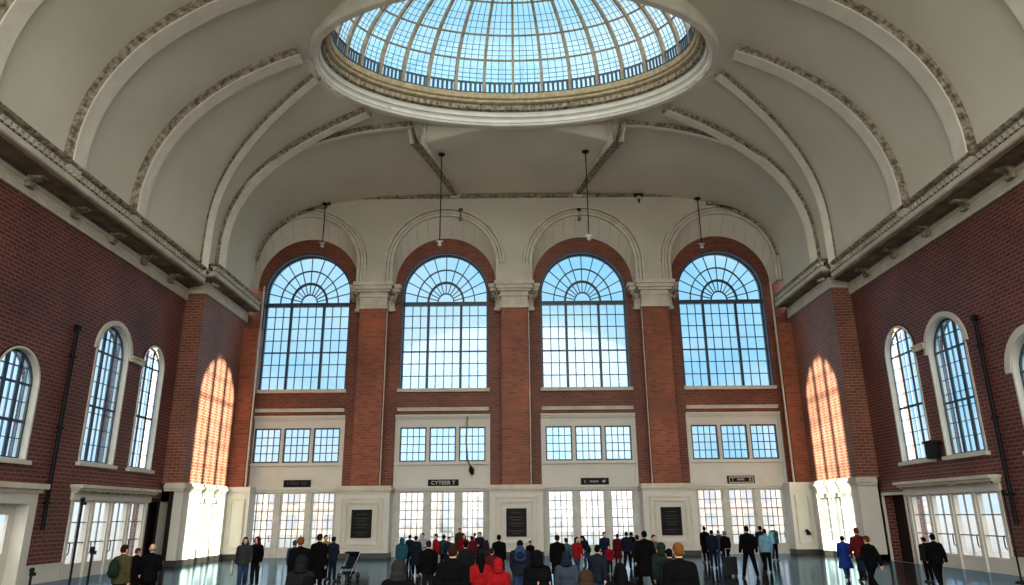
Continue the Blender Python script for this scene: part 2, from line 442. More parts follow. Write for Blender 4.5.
for sg in (-1, 1):
    path = entab_path(sg); s2 = 1 if sg < 0 else -1
    t = struct('trim')
    b = MB(); sweep_plan(path, s2, [(-.1, 14.45), (.14, 14.45), (.16, 14.55), (.10, 14.6), (.10, 14.95), (.2, 15.0), (.2, 15.08), (-.1, 15.08)], b); b.obj('architrave', 'trim', t)
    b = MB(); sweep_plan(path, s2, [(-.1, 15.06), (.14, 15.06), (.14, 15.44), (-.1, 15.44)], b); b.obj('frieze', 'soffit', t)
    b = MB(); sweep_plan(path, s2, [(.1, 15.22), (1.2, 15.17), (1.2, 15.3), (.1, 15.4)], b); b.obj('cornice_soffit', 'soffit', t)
    b = MB(); sweep_plan(path, s2, [(-.1, 15.42), (1.2, 15.26), (1.3, 15.26), (1.36, 15.3), (1.36, 15.52), (1.26, 15.54), (1.26, 15.58), (-.1, 15.62)], b); b.obj('corona', 'trim', t)
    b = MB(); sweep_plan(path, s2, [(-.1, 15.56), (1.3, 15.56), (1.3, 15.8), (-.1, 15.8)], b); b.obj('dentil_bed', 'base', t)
    b = MB(); sweep_plan(path, s2, [(-.1, 15.8), (1.5, 15.79), (1.62, 15.84), (1.68, 15.94), (-.1, 16.0)], b); b.obj('cornice_lip', 'dirtytrim', t)
    b = MB(); dp = []
    o_ = side_offs(path, 1.37); o_ = [o_[0], o_[1], o_[3], o_[4]]
    for q in range(3):
        zq = ZP if q else 0
        A_, B_ = Vector((*o_[q], zq)), Vector((*o_[q+1], zq)); m_ = max(1, int((B_-A_).length/.155))
        dp += [A_.lerp(B_, i/m_) for i in range(m_)]
    crenel(b, lambda i, z: (dp[i].x, dp[i].y, z+dp[i].z), len(dp)-1, [15.57, 15.75, 15.8], lambda i, j: j == 1 or i % 2 == 0)
    solid(b.obj('dentil_course', 'trim', t), .16)
    for y in (19.5, 22.5, 25.5, 28.5, 31.5, 34.5, 37.5):
        b = MB()
        prof = [(.12, 14.75), (.3, 14.75), (.34, 14.95), (.3, 15.05), (.45, 15.08), (.7, 15.1), (.8, 15.24), (.12, 15.3)]
        for side in (0,):
            n = len(prof)
            A = [(sg*(HW-p), y-.2, z) for p, z in prof]; Bq = [(sg*(HW-p), y+.2, z) for p, z in prof]
            b.add(A+Bq, [tuple(range(n)), tuple(range(2*n-1, n-1, -1))]+[(i, (i+1) % n, (i+1) % n+n, i+n) for i in range(n)])
        b.obj('bracket', 'dirtytrim', t)

# ------------------------------------------------------------------ generic windows
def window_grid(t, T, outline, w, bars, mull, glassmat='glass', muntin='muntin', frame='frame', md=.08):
    """outline: polygon of the glass; bars / mull: list of ((p),(q)) lines, all in (u,v)"""
    b = MB(T); b.plate(outline, [], w-.012, w+.012); b.obj('glass', glassmat, t)
    if bars:
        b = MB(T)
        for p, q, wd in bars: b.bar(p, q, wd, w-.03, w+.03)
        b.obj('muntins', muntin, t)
    if mull:
        b = MB(T)
        for p, q, wd in mull: b.bar(p, q, wd, w-md, w+md)
        b.obj('mullions', frame, t)
def rect_window(kind, T, u0, u1, v0, v1, w, nc, nr, fw=.09, bw=.05, frame='frame', glassmat='glass', kick=0):
    c = T((u0+u1)/2, v0, w); t = struct(kind, c); LT = local(t, T)
    b = MB(LT); b.plate(rect(u0, u1, v0, v1), [rect(u0+fw, u1-fw, v0+max(fw, kick), v1-fw)], w-.07, w+.07); b.obj('frame', frame, t)
    u0 += fw; u1 -= fw; v0 += max(fw, kick); v1 -= fw
    bars = [((u0+(u1-u0)*i/nc, v0), (u0+(u1-u0)*i/nc, v1), bw) for i in range(1, nc)]+[((u0, v0+(v1-v0)*j/nr), (u1, v0+(v1-v0)*j/nr), bw) for j in range(1, nr)]
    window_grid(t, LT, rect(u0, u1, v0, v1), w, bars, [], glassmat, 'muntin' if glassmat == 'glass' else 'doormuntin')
    return t, LT
# ------------------------------------------------------------------ far wall
ZS, RW = 17.05, 2.9          # window springing and half width
SILL, TRAN = 10.45, 16.4
CAPT = 17.5
# plaster wall above the capitals
T = far(YP)
top = [(18.3-i*36.6/60, min(zc(max(-17.99, min(17.99, 18.3-i*36.6/60)), YP)+.35, 24.6)) for i in range(61)]
outl = []
x1 = 18.35
base = CAPT
bot = []
for c in BAYS:
    bot += [(c-3.55, base)]+[(c+3.55*math.cos(a), 18.85+3.55*math.sin(a)) for a in [PI-PI*i/28 for i in range(29)]]+[(c+3.55, base)]
outl = [(-x1, base)]+bot+[(x1, base)]+[(x1, 17.6)]+top+[(-x1, 17.6)]
# clip: the outermost arches run past the end piers
b = MB(T); b.plate(outl, [], -.35, 0); b.obj('wall_back_upper', 'wallwhite', kind='structure')
t = struct('trim')
b = MB(T)
for z0, z1, w in ((23.72, 23.82, .10), (23.82, 23.92, .18), (23.92, 23.98, .08)):
    b.box(-13.4, 13.4, z0, z1, -.05, w)
b.obj('picture_moulding', 'dirtytrim', t)
# wall rib following the vault at the far wall
b = MB(T)
prev = None
for sg in (-1, 1):
    P = [(sg*17.9*math.sin(PI/2*i/30), ) for i in range(31)]
    pp = []
    for i in range(31):
        x = sg*(13.3+(17.85-13.3)*math.sin(PI/2*i/30)); pp.append((x, zc(x, YP)-.12))
    for i in range(30): b.bar(pp[i], pp[i+1], .26, -.05, .2)
b.obj('wall_rib', 'dirtytrim', t)
for k, c in enumerate(BAYS):
    t = struct('trim', (c, YP, CAPT)); LT = local(t, T)
    b = MB(LT)
    for r0, r1, w in ((3.5, 3.7, .16), (3.76, 3.92, .12), (3.97, 4.12, .2)):
        b.arc((c, 18.85), r0, r1, 0, PI, 40, -.02, w)
        for sg in (-1, 1): b.box(c+sg*r0, c+sg*r1, CAPT, 18.86, -.02, w)
    b.obj('archivolt', 'trim', t)
    b = MB(LT)
    for r0, r1, w in ((3.68, 3.78, .05), (3.9, 3.99, .05), (4.11, 4.16, .06)): b.arc((c, 18.85), r0, r1, 0, PI, 40, -.02, w)
    b.obj('archivolt_groove', 'dirtytrim', t)  # dark grooves: recess shade put into the weathered trim colour
    b = MB(LT)
    rows = []
    for i in range(-4, 45):
        if i < 0: a = 0; dz = (i/4)*1.35
        elif i > 40: a = PI; dz = -(i-40)/4*1.35
        else: a = PI*i/40; dz = 0
        rows.append([(c+3.55*math.cos(a), 18.85+dz+3.55*math.sin(a), 0), (c+3.54*math.cos(a), 18.5+dz*.8+3.56*math.sin(a), -.25), (c+3.5*math.cos(a), 17.72+dz*.2+3.5*math.sin(a), -.9), (c+3.46*math.cos(a), 17.6+dz*.1+3.48*math.sin(a), -1.02)])
    b.grid(rows)
    b.obj('arch_soffit', 'vault', t, smooth=False)
    b = MB(LT)
    for i in range(1, 13):
        a = PI*i/13
        p = [(c+3.53*math.cos(a+s_), 18.8+3.53*math.sin(a+s_)-.02, -.06) for s_ in (-.012, .012)]; q = [(c+3.47*math.cos(a+s_), 17.72+3.49*math.sin(a+s_)-.02, -.9) for s_ in (-.012, .012)]
        b.add(p+q[::-1]+[(x*.999+c*.001, z+.07, w) for x, z, w in p+q[::-1]], [(0, 1, 2, 3), (4, 7, 6, 5), (0, 4, 5, 1), (1, 5, 6, 2), (2, 6, 7, 3), (3, 7, 4, 0)])
    b.obj('soffit_seams', 'trim', t)
# brick wall plane between the pilasters
T = far(YB)
PB = 1.65
outl = [(-PX-.3, 4.1)]
for c in BAYS:
    a0, a1 = c-S/2+PB, c+S/2-PB
    outl += [(a0, 4.1), (a0, 8.75), (a1, 8.75), (a1, 4.1)]
outl += [(PX+.3, 4.1), (PX+.3, 22.5), (-PX-.3, 22.5)]
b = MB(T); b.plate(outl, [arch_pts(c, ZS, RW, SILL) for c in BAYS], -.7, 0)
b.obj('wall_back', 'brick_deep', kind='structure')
# big arched windows
for c in BAYS:
    t = struct('window', (c, YW, SILL)); LT = local(t, far(YW))
    full = arch_pts(c, ZS, RW, SILL, 40); inn = arch_pts(c, ZS, RW-.09, SILL+.1, 40)
    b = MB(LT); b.plate(full, [inn], -.1, .12)
    b.box(c-RW+.1, c+RW-.1, TRAN-.14, TRAN+.12, -.08, .2)
    b.obj('frame', 'frame', t)
    r = RW-.09; x0, x1_, z0 = c-r, c+r, SILL+.1
    m1, m2 = c-r+2*r*.29, c-r+2*r*.69
    mull = [((m, z0), (m, TRAN), .17) for m in (m1, m2)]
    bars = []
    for a_, b_, k in ((x0, m1, 3), (m1, m2, 4), (m2, x1_, 3)):
        bars += [((a_+(b_-a_)*i/k, z0), (a_+(b_-a_)*i/k, TRAN), .06) for i in range(1, k)]
    bars += [((x0, z0+(TRAN-z0)*j/7), (x1_, z0+(TRAN-z0)*j/7), .06 if j != 3 else .11) for j in range(1, 7)]
    # fanlight
    cz = TRAN+.1
    H_ = ZS+r-cz
    for i in range(1, 12):
        a = PI*i/12; d = Vector((math.cos(a), math.sin(a)))
        rad = lambda d_: None
        s_ = 0
        while True:
            s_ += .02; x, z = d.x*s_, cz+d.y*s_
            if abs(x) > r or (z > ZS and x*x+(z-ZS)**2 > r*r): break
        bars.append(((c+d.x*.55, cz+d.y*.62), (c+d.x*s_, cz+d.y*s_), .065))
    window_grid(t, LT, arch_pts(c, ZS, r, z0, 40), 0, bars, mull)
    b = MB(LT)
    for rr, ww in ((.55, .07), (1.22, .14), (2.0, .07)):
        b.arc((c, cz), rr-ww/2, rr+ww/2, 0, PI, 30, -.05, .07, ky=H_/r)
    b.obj('fan_arc', 'frame', t)
    # sill and reveal lining
    b = MB(local(t, far(YB))); b.box(c-3.05, c+3.05, SILL-.22, SILL, -.4, .22); b.obj('sill', 'trim', t)
    b = MB(local(t, far(YB))); b.arc((c, ZS), RW-.02, RW+.06, 0, PI, 40, -.3, .06)
    for sg in (-1, 1): b.box(c+sg*(RW-.02), c+sg*(RW+.06), SILL, ZS, -.3, .06)
    b.obj('outer_bead', 'frame', t)
    # ledge on the brick apron
    tt = struct('trim', (c, YB, 8.9)); b = MB(local(tt, far(YB))); b.box(c-3.0, c+3.0, 8.98, 9.14, -.05, .16); b.box(c-3.0, c+3.0, 9.14, 9.2, -.05, .22); b.obj('ledge', 'trim', tt)
# white panels with three small windows, and the glazed doors below
for k, c in enumerate(BAYS):
    t = struct('trim', (c, YB, 4)); LT = local(t, far(YB))
    a0, a1 = c-S/2+PB, c+S/2-PB
    ww, gap = 1.72, .2
    wins = [(c-.5*ww-gap-ww, c-.5*ww-gap), (c-.5*ww, c+.5*ww), (c+.5*ww+gap, c+.5*ww+gap+ww)]
    b = MB(LT); b.plate(rect(a0, a1, 4.2, 8.75), [rect(u0, u1, 5.75, 7.95) for u0, u1 in wins], -.3, -.02); b.obj('white_panel', 'white', t)
    b = MB(LT); b.box(a0, a1, 8.5, 8.62, -.05, .1); b.box(a0, a1, 8.62, 8.74, -.05, .2); b.obj('head_moulding', 'white', t)
    for sg, a in ((1, a0), (-1, a1)):
        b = MB(LT); b.box(a, a+sg*.18, 4.2, 8.5, -.05, .08); b.obj('jamb', 'white', t)
    b = MB(LT); b.box(a0+.1, a1-.1, 5.55, 5.72, -.05, .14); b.obj('sill', 'white', t)
    b = MB(LT); b.box(a0, a1, 3.92, 4.06, -.3, .1); b.box(a0, a1, 4.06, 4.22, -.3, .22); b.obj('door_cornice', 'white', t)
    for u0, u1 in wins: rect_window('window', far(YB), u0, u1, 5.75, 7.95, -.14, 4, 4, fw=.09, bw=.055, frame='frame')
    # doors: posts and leaves
    dw = [1.66, 1.66, 1.5]; 
    posts = [(a0, a0+.35)]
    u = a0+.35
    lv = []
    g = (a1-a0-.7-sum(dw))/2
    for i, w_ in enumerate(dw):
        lv.append((u, u+w_)); u += w_
        if i < 2: posts.append((u, u+g)); u += g
    posts.append((u, a1))
    for p0, p1 in posts:
        b = MB(LT); b.box(p0, p1, 0, 3.94, -.32, -.02); b.obj('door_post', 'doorframe', t)
    for u0, u1 in lv:
        d_, LD_ = rect_window('door', far(YB), u0, u1, 0, 3.92, -.16, 4, 6, fw=.10, bw=.05, frame='doorframe', glassmat='doorglass', kick=.62)
        b = MB(LD_); b.tube([(u1-.2, .95, -.05), (u1-.2, 1.02, .03), (u1-.2, 1.3, .03), (u1-.2, 1.37, -.05)], .02, 6); b.obj('door_handle', 'black', d_)
# pilasters with capitals and pedestals
for i, x in enumerate((XS-S, XS, XS+S)):
    t = struct('trim', (x, YB, 0)); LT = local(t, far(YB))
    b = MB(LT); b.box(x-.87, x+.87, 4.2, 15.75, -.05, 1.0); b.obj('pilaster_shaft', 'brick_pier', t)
    for sg in ((1,) if i < 2 else (-1,)):
        b = MB(LT); b.tube([(x+sg*.95, 4.2, .96), (x+sg*.95, 15.6, .96)], .035, 6); b.obj('edge_bead', 'trim', t)
    b = MB(LT)
    for z0, z1, e in ((15.7, 15.9, .06), (15.9, 16.5, .0), (16.5, 16.62, .1), (16.62, 16.85, .04), (16.85, 17.0, .22), (17.0, 17.25, .34), (17.25, 17.5, .44)):
        b.box(x-.9-e, x+.9+e, z0, z1, -.05, 1.04+e)
        b.box(x-1.3-e, x+1.3+e, z0, z1, -.05, .35+e)
    b.obj('capital', 'trim', t)
    for sg in (-1, 1):
        b = MB(LT); b.tube([(x+sg*(1.25), 16.3, .95), (x+sg*1.42, 16.45, 1.0), (x+sg*1.5, 16.7, 1.0), (x+sg*1.36, 16.85, .98), (x+sg*1.25, 16.7, .96)], .13, 8); b.obj('capital_scroll', 'dirtytrim', t)
    b = MB(LT); b.box(x-PB, x+PB, .3, 3.95, -.05, 1.25); b.obj('pedestal', 'white', t)
    b = MB(LT); b.box(x-PB-.05, x+PB+.05, 3.8, 3.94, -.05, 1.3); b.box(x-PB-.12, x+PB+.12, 3.94, 4.1, -.05, 1.4); b.box(x-PB-.05, x+PB+.05, 4.1, 4.23, -.05, 1.32); b.obj('pedestal_cap', 'trim', t)
    b = MB(LT)
    for e, w, z0, z1 in ((1.3, 1.31, .55, 3.5), (1.0, 1.36, .75, 3.25)):
        b.plate(rect(x-e, x+e, z0, z1), [rect(x-e+.1, x+e-.1, z0+.1, z1-.1)], 1.24, w)
    b.obj('panel_frame', 'trim', t)
    b = MB(LT); b.box(x-PB-.02, x+PB+.02, 0, .3, -.05, 1.28); b.obj('plinth', 'base', t)
    pl = empty('wall_plaque', (x, YB-1.26, 1.15), label=('black plaque on the left pedestal, beside the stroller', 'black plaque on the middle pedestal between second and third doors', 'black plaque on the right pedestal beside the fourth doors')[i], category='plaque', group='black plaques on the pilaster pedestals')
    LP = local(pl, far(YB))
    b = MB(LP); b.box(x-.58, x+.58, 1.22, 2.78, 1.25, 1.33); plate_ = b.obj('plate', 'plaque', pl)
    b = MB(LP); b.plate(rect(x-.62, x+.62, 1.18, 2.82), [rect(x-.54, x+.54, 1.26, 2.74)], 1.25, 1.35); b.obj('border', 'black', pl)
    b = MB(LP)
    for j, (wd, z) in enumerate(((.3, 2.55), (.42, 2.3), (.36, 2.15), (.42, 1.95), (.28, 1.8), (.4, 1.5), (.2, 1.35))):
        b.box(x-wd, x+wd, z-.014, z+.014, 1.32, 1.334)
    b.obj('lettering', 'faint', plate_)
# end strips beside the end piers
for sg in (-1, 1):
    t = struct('trim', (sg*17.7, YB, 0)); LT = local(t, far(YB))
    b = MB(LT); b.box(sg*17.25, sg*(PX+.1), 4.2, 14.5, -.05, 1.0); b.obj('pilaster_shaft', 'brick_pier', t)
    b = MB(LT); b.tube([(sg*17.15, 4.1, .9), (sg*17.15, 17.4, .9)], .06, 6); b.obj('edge_bead', 'trim', t)
    b = MB(LT); b.box(sg*16.75, sg*(PX+.1), .3, 3.95, -.05, 1.05); b.box(sg*16.7, sg*(PX+.1), 3.94, 4.23, -.05, 1.2); b.obj('pedestal', 'white', t)
    b = MB(LT); b.plate(rect(min(sg*17.0, sg*17.9), max(sg*17.0, sg*17.9), .6, 3.5), [rect(min(sg*17.1, sg*17.8), max(sg*17.1, sg*17.8), .7, 3.4)], 1.04, 1.12); b.obj('panel_frame', 'trim', t)
    b = MB(LT); b.box(sg*16.73, sg*(PX+.1), 0, .3, -.05, 1.1); b.obj('plinth', 'base', t)

# ------------------------------------------------------------------ side walls
def side_window(T, u0, u1, sill, zs, bead=.2, k=1.0, cols=3):
    c = (u0+u1)/2; r = (u1-u0)/2
    t = struct('window', T(c, sill, 0)); LT = local(t, T)
    # white lining of the deep reveal
    rows = []
    out = arch_pts(c, zs, r, sill, 24)
    inn = arch_pts(c, zs, r-.1, sill, 24)
    b = MB(LT); b.plate(arch_pts(c, zs, r+.02, sill-.02, 24), [arch_pts(c, zs, r-.07, sill+.05, 24)], -.5, .05); b.obj('reveal', 'white', t)
    b = MB(LT); b.arc((c, zs), r-.02, r+bead, 0, PI, 24, -.02, .12 if bead > .1 else .03); b.obj('archivolt', 'white' if bead > .1 else 'dark', t)
    b = MB(LT); b.box(u0-.15, u1+.15, sill-.16, sill, -.5, .2); b.obj('sill', 'white', t)
    r -= .08; w = -.24
    b = MB(LT); b.plate(arch_pts(c, zs, r, sill, 24), [arch_pts(c, zs, r-.1, sill+.12, 24)], w-.03, w+.04)
    b.box(c-r, c+r, zs-.05, zs+.04, w-.03, w+.05)
    b.box(c-r, c+r, sill+(zs-sill)*.5-.045, sill+(zs-sill)*.5+.045, w-.03, w+.05)
    b.obj('frame', 'frame', t)
    z0 = sill+.12
    bars = []; mull = []
    for i in range(1, cols*2):
        x = c-r+2*r*i/(cols*2)
        zt = zs+math.sqrt(max(0, r*r-(x-c)**2))
        (mull if i % 2 == 0 else bars).append(((x, z0), (x, zt), .2 if i % 2 == 0 else .06))
    nrow = int((zs-z0)/.62)
    bars += [((c-r, z0+(zs-z0)*j/nrow), (c+r, z0+(zs-z0)*j/nrow), .03) for j in range(1, nrow)]
    bars += [((c-r*.86, zs+r*.5), (c+r*.86, zs+r*.5), .05)]
    window_grid(t, LT, arch_pts(c, zs, r, z0, 24), w, bars, mull, md=.03)
    return t
SIDES = {
 'left': dict(T=left, sg=-1, wins=[(32.0, 34.8, 4.8, 9.85), (36.2, 38.5, 4.8, 10.0), (25.9, 28.5, 4.6, 7.5), (20, 22.4, 4.6, 7.5)], doors=(32.0, 38.7), near=(24.5, 29.3), dark=(38.95, 41.4), beads=(.2, .07, .07, .07)),
 'right': dict(T=right, sg=1, wins=[(34.5, 37.3, 4.8, 10.1), (30.5, 33.4, 4.8, 9.5), (25.3, 28.0, 4.6, 7.6), (20, 22.4, 4.6, 8.0)], doors=(30.2, 37.4), near=None, dark=(37.7, 39.9), beads=(.07, .2, .3, .2)),
}
for side, D in SIDES.items():
    T = D['T']; sg = D['sg']
    d0, d1 = D['doors']; k0, k1 = D['dark']
    outl = [(3.5, 0)]
    if D['near']: n0, n1 = D['near']; outl += [(n0, 0), (n0, 3.3), (n1, 3.3), (n1, 0)]
    outl += [(d0, 0), (d0, 3.35), (d1, 3.35), (d1, 0), (k0, 0), (k0, 3.25), (k1, 3.25), (k1, 0), (YB+.6, 0), (YB+.6, 16.2), (3.5, 16.2)]
    b = MB(T); b.plate(outl, [arch_pts((a+c)/2, zs, (c-a)/2, si, 24) for a, c, si, zs in D['wins']], -.7, 0)
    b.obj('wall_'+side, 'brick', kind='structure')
    for i, (a, c, si, zs) in enumerate(D['wins']): side_window(T, a, c, si, zs, bead=D['beads'][i])
    # impost band linking the pair
    a, c = sorted(D['wins'][:2])[0][1], sorted(D['wins'][:2])[1][0]
    t = struct('trim', T(a, 9.8, 0)); LT = local(t, T)
    b = MB(LT); b.box(a+.05, c-.05, 9.82, 10.02, -.02, .18); b.box(a+.05, c-.05, 10.02, 10.1, -.02, .24); b.obj('impost', 'trim', t)
    # end pier
    t = struct('trim', (sg*PX, PY, 0)); LT = local(t, world)
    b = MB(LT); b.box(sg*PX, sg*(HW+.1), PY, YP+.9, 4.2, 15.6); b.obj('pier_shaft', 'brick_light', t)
    yb = k1
    # white lower storey of the pier with two glazed lights
    PXF = PX-.1
    T2 = (lambda u, v, w, sg=sg: (sg*(PX-.1-w), u, v))
    LT2 = local(t, T2)
    holes = [rect(42.0, 43.25, .75, 3.4), rect(43.75, 45.0, .75, 3.4)]
    b = MB(LT2); b.plate(rect(PY+.05, YP, .3, 3.95), holes, -.6, 0); b.obj('pedestal', 'white', t)
    b = MB(LT2); b.box(PY-.1, YP, 3.8, 3.94, -1.0, .06); b.box(PY-.18, YP, 3.94, 4.1, -1.0, .16); b.box(PY-.1, YP, 4.1, 4.23, -1.0, .08); b.obj('pedestal_cap', 'trim', t)
    b = MB(LT2); b.box(PY+.03, YP, 0, .3, -.6, .04); b.obj('plinth', 'base', t)
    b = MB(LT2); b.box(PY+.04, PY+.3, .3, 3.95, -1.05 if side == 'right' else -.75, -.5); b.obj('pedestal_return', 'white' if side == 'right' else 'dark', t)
    b = MB(LT2)
    for u in (41.85, 43.5, 45.15): b.box(u-.14, u+.14, .3, 3.45, -.02, .14)
    b.box(41.7, 45.3, 3.25, 3.5, -.02, .18)
    b.obj('half_column', 'white', t)
    for u0, u1 in ((42.0, 43.25), (43.75, 45.0)):
        rect_window('window', T2, u0, u1, .75, 3.4, -.3, 3, 4, fw=.08, bw=.05, frame='doorframe', glassmat='doorglass')
    b = MB(local(t, T2)); b.box(PY+.1, YP+.6, 0, 4.2, -1.3, -1.2); b.obj('back_panel', 'white', t)
    # dark doorway in the wall beside the pier
    t = struct('door', T(k0, 0, 0)); LT = local(t, T)
    b = MB(LT); b.box(k0, k1, 0, 3.25, -.65, -.5); b.obj('leaf', 'dark', t)
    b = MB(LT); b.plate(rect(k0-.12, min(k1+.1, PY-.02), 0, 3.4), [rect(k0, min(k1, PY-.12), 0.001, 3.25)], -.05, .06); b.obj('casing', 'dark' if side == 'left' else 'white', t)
    b = MB(LT); b.tube([(k0+.5, 1.0, -.5), (k0+.5, 1.05, -.38), (k0+.5, 2.6, -.38), (k0+.42, 2.75, -.38), (k0+.3, 2.7, -.38)], .025, 6); b.obj('door_handle', 'steel', t)
    # glazed door group with cornice
    t = struct('trim', T(d0, 0, 0)); LT = local(t, T)
    b = MB(LT); b.box(d0-.1, d1+.1, 3.2, 3.5, -.6, .14); b.obj('door_head', 'white', t)
    b = MB(LT); b.box(d0-.1, d1+.1, 3.5, 3.58, -.05, .28); b.box(d0-.16, d1+.16, 3.58, 3.7, -.05, .4); b.box(d0-.24, d1+.24, 3.7, 3.84, -.05, .55); b.obj('door_cornice', 'trim', t)
    b = MB(LT); nd = int((d1-d0)/.09); crenel(b, lambda i, v: (d0-.05+i*.09, v, .31), nd, [3.5, 3.56, 3.58], lambda i, j: j == 1 or i % 2 == 0)
    solid(b.obj('dentil_course', 'dirtytrim', t), .09)
    nl = 4
    lw = (d1-d0-.18*(nl+1))/nl
    for i in range(nl+1):
        u = d0+i*(lw+.18)
        b = MB(LT); b.box(u, u+.18, 0, 3.22, -.3, .06); b.obj('door_post', 'white', t)
    for i in range(nl):
        u = d0+.18+i*(lw+.18)
        d_, L_ = rect_window('door', T, u, u+lw, 0, 3.22, -.1, 2, 3, fw=.10, bw=.05, frame='white', glassmat='doorglass', kick=.6)
        b = MB(L_); b.tube([(u+.16, .95, -.03), (u+.16, 1.02, .04), (u+.16, 1.4, .04), (u+.16, 1.47, -.03)], .025, 6); b.obj('door_handle', 'black', d_)
    if D['near']:
        t = struct('door', T(n0, 0, 0)); LT = local(t, T)
        b = MB(LT); b.plate(rect(n0-.1, n1+.1, 0, 3.4), [rect(n0+.35, n1-.35, .002, 3.0)], -.6, .22); b.obj('casing', 'white', t)
        b = MB(LT); b.box(n0-.2, n1+.2, 3.4, 3.55, -.05, .32); b.box(n0-.3, n1+.3, 3.55, 3.75, -.05, .5); b.obj('door_cornice', 'trim', t)
        b = MB(LT); b.plate(rect(n0+.3, n1-.3, 0, 3.05), [rect(n0+.7, n1-.7, 1.2, 2.6)], -.4, -.28); b.obj('leaf', 'white', t)
        b = MB(LT); b.box(n0+.7, n1-.7, 1.2, 2.6, -.36, -.32); b.obj('glass', 'doorglass', t)
    # low white skirting between the openings
    segs = ([(3.5, D['near'][0]-.1), (D['near'][1]+.1, d0-.05)] if D['near'] else [(3.5, d0-.05)])
    for i, (u0, u1) in enumerate(segs):
        b = MB(T)
        for z0, z1, w in ((0, .1, .08), (.1, .62, .05), (.62, .7, .09)): b.box(u0, u1, z0, z1, -.02, w)
        b.obj('baseboard_'+side+('' if i == 0 else '_%d' % (i+1)), 'white', kind='structure')
